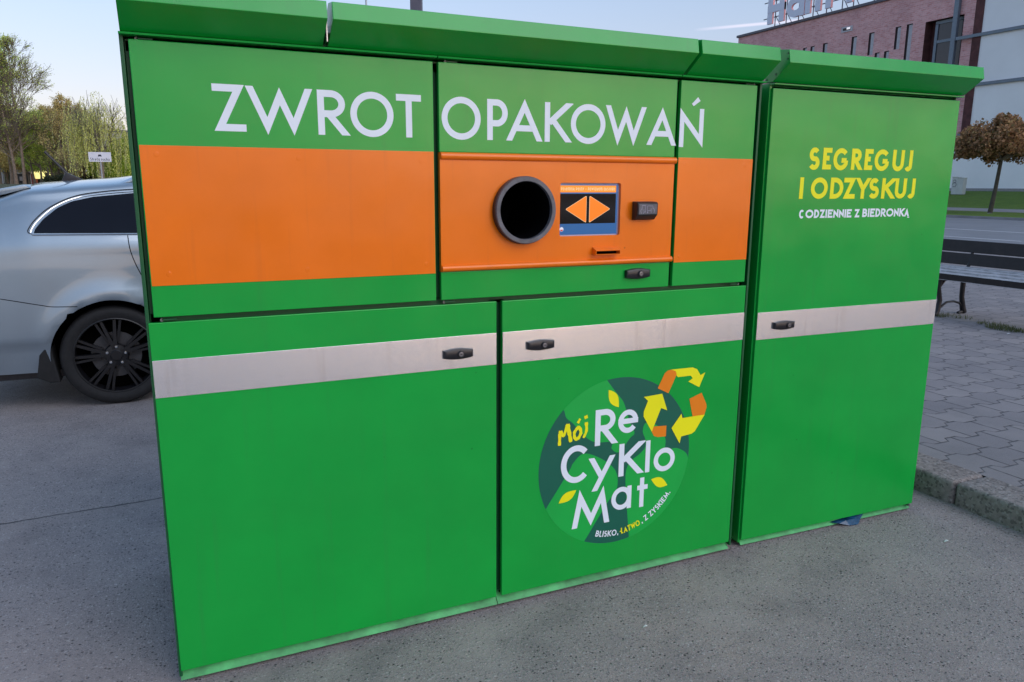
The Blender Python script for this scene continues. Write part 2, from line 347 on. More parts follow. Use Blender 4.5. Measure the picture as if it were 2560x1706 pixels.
def carpaint(name, col):
    m, nt, p, pos = newmat(name)
    fl = noise(nt, pos, 1500, 2); n = noise(nt, pos, 3, 4)
    c = mixc(nt, mapr(nt, fl.outputs[0], .3, .7), tuple(x * .88 for x in col), tuple(x * 1.1 for x in col))
    c = mixc(nt, mapr(nt, n.outputs[0], .45, .7, 0, .12), c, (.20, .19, .18))
    nt.links.new(c, p.inputs['Base Color']); setp(p, Metallic=.65, Roughness=.36)
    p.inputs['Coat Weight'].default_value = 1; p.inputs['Coat Roughness'].default_value = .06
    return m
M['car'] = carpaint('silver_blue_car_paint', (.33, .40, .46))
M['car_white'] = carpaint('pale_car_paint', (.5, .52, .55))
M['tint'] = simple('tinted_glass', (.006, .006, .010), .05, var=.1)
M['tint'].node_tree.nodes['Principled BSDF'].inputs['Specular IOR Level'].default_value = .3
M['rim_black'] = simple('black_alloy', (.006, .006, .008), .42, .0, var=.2, scale=20)
M['disc'] = simple('brake_disc', (.07, .07, .075), .5, .6, var=.2, scale=20)
M['post'] = simple('grey_lamp_post', (.11, .105, .14), .5, .2, var=.1)
M['galv'] = simple('galvanised_steel', (.38, .42, .46), .45, .6, var=.1)
M['signwhite'] = simple('white_sign_face', (.68, .70, .78), .4, var=.03)
M['ink'] = simple('dark_ink', (.03, .035, .06), .5)
M['cabinet'] = simple('pale_plastic_cabinet', (.55, .57, .55), .6, var=.08, scale=2)
M['blue_bag'] = simple('blue_plastic_film', (.01, .06, .13), .15, var=.4, scale=30)
M['litter'] = simple('white_paper', (.7, .7, .68), .7)
M['shop_yellow'] = emit('lit_yellow_panel', (.95, .85, .30), 1.3)
M['shop_lime'] = emit('lit_lime_panel', (.55, .75, .02), .9)
M['shop_dark'] = simple('dark_shopfront', (.03, .03, .035), .4)
M['shop_white'] = simple('white_shop_wall', (.62, .62, .62), .7)
M['shop_red'] = simple('brick_red_wall', (.30, .09, .07), .7)
M['scr_orange'] = emit('screen_orange', s2l((255, 128, 0)), 1.0)
M['scr_orange2'] = emit('screen_banner_orange', s2l((255, 150, 30)), 1.0)
M['scr_black'] = emit('screen_black', (.002, .001, .001), 1.0, .06)
M['scr_blue'] = emit('screen_blue', s2l((52, 104, 165)), .9, .12)
M['scr_text'] = emit('screen_text', s2l((255, 225, 180)), 1.0)
M['scr_red'] = emit('screen_red', s2l((200, 40, 60)), .9)
M['scr_white'] = emit('screen_white', s2l((235, 235, 250)), .9)
M['bezel'] = simple('pale_screen_edge', (.45, .42, .55), .3, var=.05)

# ================================================================== mesh helpers
class MB:
    def __init__(s): s.v = []; s.f = []; s.m = []; s.mats = []
    def mi(s, mat):
        if mat not in s.mats: s.mats.append(mat)
        return s.mats.index(mat)
    def add(s, vs, fs, mat):
        o = len(s.v); s.v += [tuple(q) for q in vs]; s.f += [tuple(i + o for i in f) for f in fs]; s.m += [s.mi(mat)] * len(fs)
    def box(s, x0, x1, y0, y1, z0, z1, mat):
        vs = [(x, y, z) for x in (x0, x1) for y in (y0, y1) for z in (z0, z1)]
        s.add(vs, [(0, 1, 3, 2), (4, 6, 7, 5), (0, 4, 5, 1), (2, 3, 7, 6), (0, 2, 6, 4), (1, 5, 7, 3)], mat)
    def prism(s, poly, a0, a1, mat, axis='x'):       # poly of (p,q) extruded along an axis
        n = len(poly)
        f = {'x': lambda p, q, a: (a, p, q), 'y': lambda p, q, a: (p, a, q), 'z': lambda p, q, a: (p, q, a)}[axis]
        vs = [f(p, q, a0) for p, q in poly] + [f(p, q, a1) for p, q in poly]
        fs = [tuple(range(n - 1, -1, -1)), tuple(range(n, 2 * n))] + [(i, (i + 1) % n, n + (i + 1) % n, n + i) for i in range(n)]
        s.add(vs, fs, mat)
    def tube(s, pts, rad, mat, n=8, cap=True):
        pts = [Vector(p) for p in pts]; k = len(pts)
        if not isinstance(rad, (list, tuple)): rad = [rad] * k
        vs = []; up = None
        for i, p in enumerate(pts):
            t = (pts[min(i + 1, k - 1)] - pts[max(i - 1, 0)]).normalized()
            if up is None: up = t.orthogonal().normalized()
            else:
                up = (up - t * up.dot(t)); up = up.normalized() if up.length > 1e-6 else t.orthogonal().normalized()
            bi = t.cross(up)
            for j in range(n):
                a = 2 * math.pi * j / n; vs.append(p + (up * math.cos(a) + bi * math.sin(a)) * rad[i])
        fs = [(i * n + j, i * n + (j + 1) % n, (i + 1) * n + (j + 1) % n, (i + 1) * n + j) for i in range(k - 1) for j in range(n)]
        if cap: fs += [tuple(range(n - 1, -1, -1)), tuple(range((k - 1) * n, k * n))]
        s.add(vs, fs, mat)
    def lathe(s, prof, c, mat, n=48, axis='y', close=False):   # prof: (radius, along)
        vs = []; k = len(prof)
        for r, a in prof:
            for j in range(n):
                t = 2 * math.pi * j / n
                if axis == 'y': vs.append((c[0] + r * math.cos(t), c[1] + a, c[2] + r * math.sin(t)))
                elif axis == 'z': vs.append((c[0] + r * math.cos(t), c[1] + r * math.sin(t), c[2] + a))
        rr = k if close else k - 1
        fs = [(i * n + j, i * n + (j + 1) % n, ((i + 1) % k) * n + (j + 1) % n, ((i + 1) % k) * n + j) for i in range(rr) for j in range(n)]
        s.add(vs, fs, mat)
    def build(s, name, parent=None, bevel=0, smooth=False, segs=2, fixn=True):
        me = bpy.data.meshes.new(name); me.from_pydata(s.v, [], s.f)
        for mt in s.mats: me.materials.append(mt)
        me.polygons.foreach_set('material_index', s.m)
        if bevel or fixn:
            bm = bmesh.new(); bm.from_mesh(me)
            if fixn: bmesh.ops.recalc_face_normals(bm, faces=bm.faces)
            if bevel:
                es = [e for e in bm.edges if len(e.link_faces) == 2 and e.calc_face_angle(0) > .5]
                bmesh.ops.bevel(bm, geom=es, offset=bevel, segments=segs, affect='EDGES', profile=.6, clamp_overlap=True)
            bm.to_mesh(me); bm.free()
        if smooth:
            me.polygons.foreach_set('use_smooth', [True] * len(me.polygons))
            try: me.set_sharp_from_angle(angle=R(smooth if smooth is not True else 38))
            except Exception: pass
        o = bpy.data.objects.new(name, me); COL.objects.link(o)
        if parent: o.parent = parent
        return o
def build_each(mb, name, parent=None, gap=.004, **k):
    """one object for every separate piece collected in mb"""
    n = len(mb.v); up = list(range(n))
    def fd(a):
        while up[a] != a: up[a] = up[up[a]]; a = up[a]
        return a
    for f in mb.f:
        for q in f[1:]: up[fd(q)] = fd(f[0])
    comps = {}
    for fi, f in enumerate(mb.f): comps.setdefault(fd(f[0]), []).append(fi)
    cl = []
    for fs in comps.values():
        vs = np.array([mb.v[i] for fi in fs for i in mb.f[fi]]); cl.append([fs, vs.min(0) - gap, vs.max(0) + gap])
    ch = True
    while ch:
        ch = False
        for i in range(len(cl)):
            for j in range(i + 1, len(cl)):
                if np.all(cl[i][1] <= cl[j][2]) and np.all(cl[j][1] <= cl[i][2]):
                    cl[i] = [cl[i][0] + cl[j][0], np.minimum(cl[i][1], cl[j][1]), np.maximum(cl[i][2], cl[j][2])]; cl.pop(j); ch = True; break
            if ch: break
    out = []
    for fs, _, _ in cl:
        m = MB(); idx = {}
        for fi in sorted(fs):
            f = mb.f[fi]
            for q in f:
                if q not in idx: idx[q] = len(m.v); m.v.append(mb.v[q])
            m.f.append(tuple(idx[q] for q in f)); m.m.append(m.mi(mb.mats[mb.m[fi]]))
        out.append(m.build(name, parent, **k))
    return out
def tag(o, label=None, cat=None, group=None, kind=None):
    if label: o['label'] = label
    if cat: o['category'] = cat
    if group: o['group'] = group
    if kind: o['kind'] = kind
    return o
def empty(name, loc, rz=0, **k):
    o = bpy.data.objects.new(name, None); COL.objects.link(o); o.location = loc; o.rotation_euler = (0, 0, rz); o.empty_display_size = .1
    tag(o, **k); return o
def copy_tree(o, parent=None):
    c = o.copy(); COL.objects.link(c); c.parent = parent
    for ch in [q for q in bpy.data.objects if q.parent == o]: copy_tree(ch, c)
    return c

# ================================================================== lettering
def arc(cx, cy, rx, ry, a0, a1, n=20):
    return [(cx + rx * math.cos(R(a0 + (a1 - a0) * i / n)), cy + ry * math.sin(R(a0 + (a1 - a0) * i / n))) for i in range(n + 1)]
# each glyph: list of strokes in a unit box (stroke centre lines inset by half the weight); vertex flag 'x'/'y' = its outer tip touches the box there; 'c' first = closed
def S_curve(): return arc(.5, .745, .46, .255, 35, 250, 16) + [(.56, .49)] + arc(.5, .26, .5, .26, 62, -150, 16)
GL = {
 'Z': [[(0, 1), (1, 1, 'x'), (0, 0, 'x'), (1, 0)]],
 'W': [[(0, 1), (.27, 0, 'y'), (.5, 1, 'y'), (.73, 0, 'y'), (1, 1)]],
 'R': [[(0, 0), (0, 1)], [(0, 1), (.42, 1)] + arc(.45, .735, .5, .265, 84, -84) + [(.42, .47), (0, .47)], [(.34, .47), (1, 0)]],
 'P': [[(0, 0), (0, 1)], [(0, 1), (.42, 1)] + arc(.45, .70, .55, .30, 84, -84) + [(.42, .40), (0, .40)]],
 'B': [[(0, 0), (0, 1)], [(0, 1), (.42, 1)] + arc(.45, .765, .42, .235, 84, -84) + [(.42, .53), (0, .53)], [(.42, .53)] + arc(.48, .265, .52, .265, 84, -84) + [(.42, 0), (0, 0)]],
 'D': [[(0, 0), (0, 1)], [(0, 1), (.3, 1)] + arc(.3, .5, .7, .5, 84, -84, 28) + [(.3, 0), (0, 0)]],
 'O': [['c'] + arc(.5, .5, .5, .5, 0, 352.5, 47)],
 'C': [arc(.56, .5, .56, .5, 44, 316, 36)],
 'G': [arc(.52, .5, .52, .5, 42, 330, 36) + [(.99, .44)], [(.99, .44), (.56, .44)]],
 'T': [[(.5, 0), (.5, 1)], [(0, 1), (1, 1)]],
 'A': [[(0, 0), (.5, 1, 'y'), (1, 0)], [(.22, .27), (.78, .27)]],
 'K': [[(0, 0), (0, 1)], [(1, 1), (.10, .48)], [(.24, .60), (1, 0)]],
 'N': [[(0, 0), (0, 1, 'y'), (1, 0, 'y'), (1, 1)]],
 'M': [[(0, 0), (.16, 1, 'y'), (.5, 0, 'y'), (.84, 1, 'y'), (1, 0)]],
 'E': [[(0, 0), (0, 1)], [(0, 1), (1, 1)], [(0, .53), (.9, .53)], [(0, 0), (1, 0)]],
 'L': [[(0, 0), (0, 1)], [(0, 0), (1, 0)]],
 'H': [[(0, 0), (0, 1)], [(1, 0), (1, 1)], [(0, .5), (1, .5)]],
 'I': [[(.5, 0), (.5, 1)]], 'l': [[(.5, 0), (.5, 1)]],
 'U': [[(0, 1), (0, .34)] + arc(.5, .34, .5, .34, 188, 352) + [(1, .34), (1, 1)]],
 'J': [[(1, 1), (1, .2)] + arc(.5, .2, .5, .2, -8, -150, 12)],
 'Y': [[(0, 1), (.5, .46), (1, 1)], [(.5, 0), (.5, .48)]],
 'S': [S_curve()],
 'e': [[(0, .52), (1, .52)], arc(.5, .5, .5, .5, 3, 322, 40)],
 'a': [['c'] + arc(.5, .5, .5, .5, 0, 352.5, 47), [(1, 0), (1, 1)]],
 'o': [['c'] + arc(.5, .5, .5, .5, 0, 352.5, 47)],
 'y': [[(0, 1), (.50, .38)], [(1, 1), (.20, 0)]],
 't': [[(.42, 0), (.42, 1)], [(0, .70), (1, .70)]],
 'r': [[(0, 0), (0, 1)], arc(.75, .55, .75, .42, 170, 80, 8)],
 'f': [[(.4, 0), (.4, .8)] + arc(.8, .8, .4, .2, 170, 80, 8), [(0, .68), (.9, .68)]],
 'u': [[(0, 1), (0, .34)] + arc(.5, .34, .5, .34, 188, 352) + [(1, .34), (1, 1)]],
 'c': [arc(.56, .5, .56, .5, 44, 316, 30)],
 'h': [[(0, 0), (0, 1)], [(0, .4)] + arc(.5, .38, .5, .28, 172, 8, 12) + [(1, .38), (1, 0)]],
 'n': [[(0, 0), (0, 1)], [(0, .62)] + arc(.5, .6, .5, .4, 172, 8, 12) + [(1, .6), (1, 0)]],
 'm': [[(0, 0), (0, 1)], [(0, .62)] + arc(.25, .7, .25, .3, 172, 8, 10) + [(.5, .6), (.5, 0)], [(.5, .62)] + arc(.75, .7, .25, .3, 172, 8, 10) + [(1, .6), (1, 0)]],
 'p': [[(0, 0), (0, 1)], ['c'] + arc(.5, .65, .5, .35, 0, 345, 23)],
 'g': [['c'] + arc(.5, .65, .5, .35, 0, 345, 23), [(1, 1), (1, .2)] + arc(.5, .2, .5, .2, -8, -150, 10)],
 'd': [['c'] + arc(.5, .32, .5, .32, 0, 345, 23), [(1, 0), (1, 1)]],
 'b': [['c'] + arc(.5, .32, .5, .32, 0, 345, 23), [(0, 0), (0, 1)]],
 'k': [[(0, 0), (0, 1)], [(1, .65), (.1, .3)], [(.3, .4), (1, 0)]],
 'j': [[(.8, .8), (.8, .1), (.1, 0)]], 'i': [[(.5, 0), (.5, .7)], [(.5, .86), (.5, 1)]],
 's': [S_curve()], 'w': [[(0, 1), (.27, 0, 'y'), (.5, 1, 'y'), (.73, 0, 'y'), (1, 1)]],
 '-': [[(0, .5), (1, .5)]], '.': [[(.5, 0), (.5, .13)]], ',': [[(.9, .17), (.1, -.2)]],
}
GL['ł'] = GL['l'] + [[(.0, .45), (1, .7)]]
def offset_poly(pts, hw, closed):
    n = len(pts); L_, R_ = [], []
    for i in range(n):
        p = Vector(pts[i]); a = Vector(pts[(i - 1) % n]) if (i > 0 or closed) else None; b = Vector(pts[(i + 1) % n]) if (i < n - 1 or closed) else None
        d1 = (p - a).normalized() if a is not None else None; d2 = (b - p).normalized() if b is not None else None
        if d1 is None: d1 = d2
        if d2 is None: d2 = d1
        n1 = Vector((-d1.y, d1.x)); n2 = Vector((-d2.y, d2.x)); mm = (n1 + n2)
        if mm.length < 1e-5: mm = n1.copy()
        mm.normalize(); k = hw / max(.12, mm.dot(n1))
        L_.append(p + mm * k); R_.append(p - mm * k)
    return L_, R_
def clip(poly, axis, lim, keep_less):
    out = []
    for i in range(len(poly)):
        a, b = poly[i], poly[(i + 1) % len(poly)]
        ia = (a[axis] <= lim) if keep_less else (a[axis] >= lim); ib = (b[axis] <= lim) if keep_less else (b[axis] >= lim)
        if ia: out.append(a)
        if ia != ib:
            t = (lim - a[axis]) / (b[axis] - a[axis]); out.append((a[0] + t * (b[0] - a[0]), a[1] + t * (b[1] - a[1])))
    return out
def glyph_strokes(ch, x0, x1, z0, z1, w):
    """list of strokes, each a list of convex quads [(x,z)...]"""
    res = []; hw = w / 2
    for st in GL[ch]:
        closed = st[0] == 'c'; st = st[1:] if closed else st
        mp = lambda q: (x0 + hw + q[0] * (x1 - x0 - w), z0 + hw + q[1] * (z1 - z0 - w))
        pts = [list(mp(q)) for q in st]
        flags = [q[2] if len(q) > 2 else None for q in st]
        cl = None
        if not closed:
            for e, nb in ((0, 1), (len(pts) - 1, len(pts) - 2)):
                if len(st) > 6 and not (st[e][0] in (0, 1) and st[e][1] in (0, 1)) and not (st[e][1] in (0, 1)): continue
                d = Vector(pts[e]) - Vector(pts[nb])
                if d.length < 1e-9: continue
                d.normalize(); q = st[e]
                if abs(d.y) >= abs(d.x) and q[1] in (0, 1):
                    ext = w * 1.2 / max(.3, abs(d.y)); pts[e] = [pts[e][0] + d.x * ext, pts[e][1] + d.y * ext]
                    cl = (cl or []) + [(1, z1 if q[1] == 1 else z0, q[1] == 1, e)]
                elif abs(d.x) > abs(d.y) and q[0] in (0, 1):
                    if abs(d.y) > .3 and q[1] in (0, 1):
                        ext = w * 1.2; pts[e] = [pts[e][0] + d.x * ext, pts[e][1] + d.y * ext]
                        cl = (cl or []) + [(1, z1 if q[1] == 1 else z0, q[1] == 1, e)]
                    else: pts[e] = [pts[e][0] + d.x * hw, pts[e][1] + d.y * hw]
        for it in range(14):
            L_, R_ = offset_poly(pts, hw, closed)
            for i, fl in enumerate(flags):
                if not fl: continue
                q = st[i]; ax = 0 if fl == 'x' else 1
                side = q[ax] > .5; lim = (x1 if side else x0) if ax == 0 else (z1 if side else z0)
                tip = (max if side else min)(L_[i][ax], R_[i][ax])
                pts[i][ax] += (lim - tip) * .6
        L_, R_ = offset_poly(pts, hw, closed)
        n = len(pts); quads = []
        for i in range(n if closed else n - 1):
            j = (i + 1) % n
            poly = [tuple(R_[i]), tuple(R_[j]), tuple(L_[j]), tuple(L_[i])]
            for c in cl or []:
                if (c[3] == 0 and i == 0) or (c[3] == n - 1 and i == n - 2): poly = clip(poly, c[0], c[1], c[2])
            if len(poly) >= 3: quads.append(poly)
        res.append(quads)
    return res
def text_mesh(name, items, mat, parent=None, y=0.0, step=.00012, xf=None):
    """items: (char, x0, x1, z0, z1, weight[, rotation])"""
    mb = MB(); k = 0
    for it in items:
        ch, x0, x1, z0, z1, w_ = it[:6]
        for quads in glyph_strokes(ch, x0, x1, z0, z1, w_):
            yy = y - .0004 - step * (k % 4); k += 1
            for q in quads:
                q3 = [(a, yy, b) for a, b in q]
                if len(it) > 6:
                    th, px, pz = it[6]
                    q3 = [(px + (a - px) * math.cos(th) - (b - pz) * math.sin(th), yy, pz + (a - px) * math.sin(th) + (b - pz) * math.cos(th)) for a, _, b in q3]
                if xf: q3 = [xf(*q) for q in q3]
                mb.add(q3, [tuple(range(len(q3)))], mat)
    return mb.build(name, parent, fixn=False)
def line_text(s, x0, z0, h, adv, w_, gap=.25, widths=None):
    out = []; x = x0
    WD = dict(I=.22, l=.22, i=.22, j=.35, M=1.15, W=1.2, w=1.1, m=1.1, O=1.05, ł=.35, t=.5, f=.5, r=.45)
    for ch in s:
        if ch == ' ': x += adv * .45; continue
        wd = adv * WD.get(ch, .68)
        if ch in '.,': wd = adv * .25
        out.append((ch, x, x + wd, z0, z0 + h, w_)); x += wd + adv * gap
    return out, x
def flat_poly(mb, pts, y, mat):
    t = tessellate_polygon([[Vector((a, b, 0)) for a, b in pts]])
    mb.add([(a, y, b) for a, b in pts], [tuple(q) for q in t], mat)

# ================================================================== SETTING
def ss(t): t = max(0, min(1, t)); return t * t * (3 - 2 * t)
def sheet(name, x0, x1, y0, y1, z, mat, th=None):
    mb = MB(); mb.add([(x0, y0, z), (x1, y0, z), (x1, y1, z), (x0, y1, z)], [(0, 1, 2, 3)], mat)
    return tag(mb.build(name, fixn=False), kind='structure')
def ss(t): t = max(0, min(1, t)); return t * t * (3 - 2 * t)
def hgt(x, y):
    left = ss((12 - x) / 8)
    return -.03 + 1.42 * ss((y - 32) / 48) * left
def build_ground():
    xs = list(np.concatenate([np.array([-2500, -1200, -500, -250]), np.arange(-150, 20, 5), np.array([60, 150, 400, 1000, 2500])]))
    ys = list(np.concatenate([np.array([-2500, -800, -200, -50]), np.arange(0, 120, 5), np.array([160, 250, 500, 1100, 2500])]))
    vs = [(x, y, hgt(x, y)) for x in xs for y in ys]; n = len(ys)
    fs = [(i * n + j, (i + 1) * n + j, (i + 1) * n + j + 1, i * n + j + 1) for i in range(len(xs) - 1) for j in range(n - 1)]
    mb = MB(); mb.add(vs, fs, M['earth']); tag(mb.build('ground', smooth=True, fixn=False), kind='structure')
build_ground()
sheet('car_park', -45, 3.60, -14, 33, 0.0, M['asphalt'])
sheet('pavement', 3.78, 19.4, -14, 75, 0.118, M['pavers'])
def kerbstones(name, x0, x1, ya, yb, z1, length, mat):
    mb = MB(); y = ya
    while y < yb:
        dz = random.uniform(-.004, .004)
        mb.box(x0 + random.uniform(-.004, .004), x1, y + .004, y + length - .004, -.05, z1 + dz, mat); y += length
    return mb
kb = kerbstones('kerb', 3.555, 3.80, -14.06, 30, .122, 1.0, M['kerb']); k = kb.build('kerb', bevel=.022, segs=3, smooth=True); tag(k, kind='structure')
kb = kerbstones('road_kerb', 19.38, 19.56, -14, 75, .12, 1.0, M['gutter']); tag(kb.build('road_kerb', bevel=.02), kind='structure')
sheet('road', 19.5, 37.6, -60, 160, .004, M['road'])
mb = MB(); mb.add([(27.33, -60, .009), (27.5, -60, .009), (27.5, 160, .009), (27.33, 160, .009)], [(0, 1, 2, 3)], M['white_line'])
mb.add([(34.6, -60, .009), (34.9, -60, .009), (34.9, 160, .009), (34.6, 160, .009)], [(0, 1, 2, 3)], M['gutter'])
y = -52.2
while y < 150:
    mb.add([(23.0, y, .009), (23.15, y, .009), (23.15, y + 4, .009), (23.0, y + 4, .009)], [(0, 1, 2, 3)], M['white_line']); y += 8
tag(mb.build('road_markings', fixn=False), kind='structure')
mb = kerbstones('far_kerb', 37.55, 37.75, -60, 160, .13, 4.0, M['gutter']); tag(mb.build('far_kerb'), kind='structure')
# verge, footpath, rising lawn
def strip(name, prof, y0, y1, mat):
    mb = MB(); ys = np.linspace(y0, y1, 12); n = len(prof)
    vs = [(x, yy, z) for yy in ys for x, z in prof]
    fs = [(i * n + j, i * n + j + 1, (i + 1) * n + j + 1, (i + 1) * n + j) for i in range(11) for j in range(n - 1)]
    mb.add(vs, fs, mat); return tag(mb.build(name, fixn=False), kind='structure')
strip('grass_verge', [(37.7, .12), (40, .16), (44.3, .161)], -60, 160, M['grass'])
strip('footpath', [(44.3, .165), (49.8, .19)], -60, 160, M['gutter'])
strip('grass_bank', [(49.8, .19), (52, .30), (55, .75), (58, 1.12), (60.2, 1.30), (66, 1.32)], -60, 160, M['grass'])

# ================================================================== MACHINE
DZ = -.05
machine = empty('bottle_return_machine', (0, 0, 0), label='large green bottle return machine with orange band and white ZWROT OPAKOWAŃ lettering', cat='vending machine')
G_, GD = M['green'], M['green_dark']
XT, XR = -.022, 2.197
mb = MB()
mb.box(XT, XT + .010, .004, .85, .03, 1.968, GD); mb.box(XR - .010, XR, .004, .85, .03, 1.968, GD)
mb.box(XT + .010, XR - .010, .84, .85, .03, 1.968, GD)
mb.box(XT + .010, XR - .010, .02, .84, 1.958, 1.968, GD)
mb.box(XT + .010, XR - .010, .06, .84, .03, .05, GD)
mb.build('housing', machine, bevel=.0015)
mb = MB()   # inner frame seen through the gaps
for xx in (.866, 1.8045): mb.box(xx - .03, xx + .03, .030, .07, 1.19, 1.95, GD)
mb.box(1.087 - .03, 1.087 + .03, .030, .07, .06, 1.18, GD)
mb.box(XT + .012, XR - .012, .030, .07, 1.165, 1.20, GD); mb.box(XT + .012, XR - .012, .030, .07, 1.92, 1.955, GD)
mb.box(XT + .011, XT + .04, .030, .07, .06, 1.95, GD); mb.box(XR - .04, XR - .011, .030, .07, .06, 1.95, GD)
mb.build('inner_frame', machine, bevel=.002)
mb = MB(); mb.prism([(-.016, 1.9595), (-.017, 1.9645), (-.004, 1.9672), (.019, 1.9675), (.019, 1.958)], XT, .866, G_); mb.prism([(-.016, 1.9595), (-.017, 1.9645), (-.004, 1.9672), (.019, 1.9675), (.019, 1.958)], .870, 1.801, G_)
mb.prism([(-.016, 1.9595), (-.017, 1.9645), (-.004, 1.9672), (.019, 1.9675), (.019, 1.958)], 1.805, XR, G_)
build_each(mb, 'drip_edge', machine)
PROF = [(-.006, 1.968), (-.093, 2.029), (-.084, 2.077), (-.03, 2.084), (.04, 2.02), (.04, 1.969)]
def canopy(x0, x1, parent, prof=PROF):
    mb = MB(); mb.prism(prof, x0, x1, G_); c = mb.build('canopy', parent, bevel=.0018)
    return c
for a, b in ((-.018, .516), (.531, 1.814), (1.829, 2.192)): canopy(a, b, machine)
mb = MB()
for a in (.5195,): mb.box(a, a + .003, -.05, .03, 1.975, 2.03, M['steel'])
build_each(mb, 'bracket', machine)
mb = MB(); mb.box(.50, .55, .022, .05, 1.969, 2.012, GD); mb.build('gap_plate', machine)  # added dark plate that blocks the sky low in the canopy gap
def door(x0, x1, z0, z1, parent, mat=G_, holes=None, name='door', th=.018):
    mb = MB(); mb.box(x0, x1, 0, th, z0, z1, mat); return mb.build(name, parent, bevel=.0022, segs=2)
# upper doors
dl = door(0, .857, 1.191, 1.95, machine); tag(dl, label='upper left door with a plain orange band and the word ZWROT')
dr = door(1.813, 2.170, 1.191, 1.95, machine); tag(dr, label='narrow upper right door with the letter Ń')
dm = MB(); dm.box(.875, 1.796, 0, .018, 1.674, 1.95, G_); dm.box(.875, 1.796, 0, .018, 1.191, 1.285, G_)
dm = dm.build('door', machine, bevel=.0022); tag(dm, label='upper middle door holding the bottle opening and screen')
def rivets(mb, pts, y, mat):
    for x, z in pts: mb.lathe([(.0, -.0006), (.0065, -.0005), (.0075, 0)], (x, y, z), mat, 16)
def band(x0, x1, pts, parent):
    mb = MB(); mb.box(x0, x1, -.0022, -.0002, 1.282, 1.674, M['orange']); rivets(mb, pts, -.0022, M['orange']); return mb.build('orange_band', parent, bevel=.0006)
band(.003, .855, [(.044, 1.65), (.431, 1.646), (.812, 1.644), (.44, 1.312), (.825, 1.314), (.05, 1.315)], dl)
band(1.814, 2.169, [(1.842, 1.65), (2.13, 1.65), (1.84, 1.305), (2.135, 1.31)], dr)
# orange face with openings
pc = (1.1735, 1.486); PRi = .097
sx0, sx1, sz0, sz1 = 1.317, 1.566, 1.393, 1.579
def face_with_holes():
    x0, x1, z0, z1 = .875, 1.796, 1.286, 1.673
    outer = [(x0, z0), (x1, z0), (x1, z1), (x0, z1)]
    hole1 = [(pc[0] + PRi * math.cos(2 * math.pi * i / 48), pc[1] + PRi * math.sin(2 * math.pi * i / 48)) for i in range(48)]
    r = .008; hole2 = []
    for cx, cz, a in ((sx1 - r, sz1 - r, 0), (sx0 + r, sz1 - r, 90), (sx0 + r, sz0 + r, 180), (sx1 - r, sz0 + r, 270)):
        hole2 += [(cx + r * math.cos(R(a + t)), cz + r * math.sin(R(a + t))) for t in (0, 30, 60, 90)]
    mb = MB(); loops = [outer, hole1, hole2]
    t = tessellate_polygon([[Vector((a, b, 0)) for a, b in L_] for L_ in loops])
    flat = [p for L_ in loops for p in L_]
    mb.add([(a, -.003, b) for a, b in flat], [tuple(q) for q in t], M['orange'])
    for L_, dep, mt in ((outer, .016, M['orange']), (hole1, .016, M['orange']), (hole2, .016, M['orange'])):
        n = len(L_); mb.add([(a, -.003, b) for a, b in L_] + [(a, dep, b) for a, b in L_], [(i, (i + 1) % n, n + (i + 1) % n, n + i) for i in range(n)], mt)
    me = mb.build('front_panel', machine)
    return me
fp = face_with_holes(); tag(fp, label='orange front panel around the bottle opening and screen')
mb = MB()
for z0, z1 in ((1.650, 1.674), (1.286, 1.308)):
    prof = []
    for i in range(9):
        a = R(90 + 180 * i / 8); prof.append((-.003 + .011 * math.cos(a) , (z0 + z1) / 2 + (z1 - z0) / 2 * math.sin(a)))
    mb.prism(prof, .877, 1.800, M['orange'])
build_each(mb, 'rib', fp, smooth=50)
# bottle opening
mb = MB()
mb.lathe([(.113, .0), (.113, -.022), (.1122, -.0285), (.1112, -.030), (.0985, -.030), (.0975, -.029), (.0968, -.014)], (pc[0], -.003, pc[1]), M['grey_plastic'], 64)
ring = mb.build('bottle_opening', machine, smooth=40)
mb = MB(); mb.lathe([(.0968, -.0138), (.0915, .051), (.0875, .30), (.0, .30)], (pc[0], -.003, pc[1]), M['chute'], 48)
mb.build('inner_chute', ring, smooth=40)
mb = MB(); mb.lathe([(.1145, .0), (.1145, -.021), (.1131, -.0215), (.1131, 0)], (pc[0], -.003, pc[1]), M['black_plastic'], 64); mb.build('collar', ring, smooth=40)
# screen
mb = MB(); mb.box(sx0 - .004, sx1 + .004, .0095, .03, sz0 - .004, sz1 + .004, M['bezel']); scr = mb.build('screen', machine)
def plate(mb, x0, x1, z0, z1, y, mat): mb.add([(x0, y, z0), (x1, y, z0), (x1, y, z1), (x0, y, z1)], [(0, 1, 2, 3)], mat)
mb = MB()
plate(mb, 1.3215, 1.5600, 1.397, 1.5745, .0090, M['scr_blue']); plate(mb, 1.3215, 1.5525, 1.436, 1.541, .0086, M['scr_black'])
plate(mb, 1.3215, 1.5525, 1.546, 1.570, .0086, M['scr_orange2'])
for tri, sgn in (((1.346, 1.487), (1.429, 1.533), (1.429, 1.440)), -1), (((1.443, 1.533), (1.528, 1.487), (1.443, 1.440)), 1):
    cx = sum(p[0] for p in tri) / 3; cz = sum(p[1] for p in tri) / 3; poly = []
    for i, p in enumerate(tri):
        a, b = Vector(tri[i - 1]), Vector(tri[(i + 1) % 3]); v = Vector(p); d1 = (a - v).normalized() * .005; d2 = (b - v).normalized() * .005
        poly += [tuple(v + d1), tuple(v + (d1 + d2) * .25), tuple(v + d2)]
    flat_poly(mb, [(cx + (x - cx) * 1.035, cz + (z - cz) * 1.035) for x, z in poly], .0083, M['scr_text']); flat_poly(mb, poly, .0080, M['scr_orange'])
mb.build('display_image', scr, fixn=False)
mb = MB()
for i in range(24):
    pass
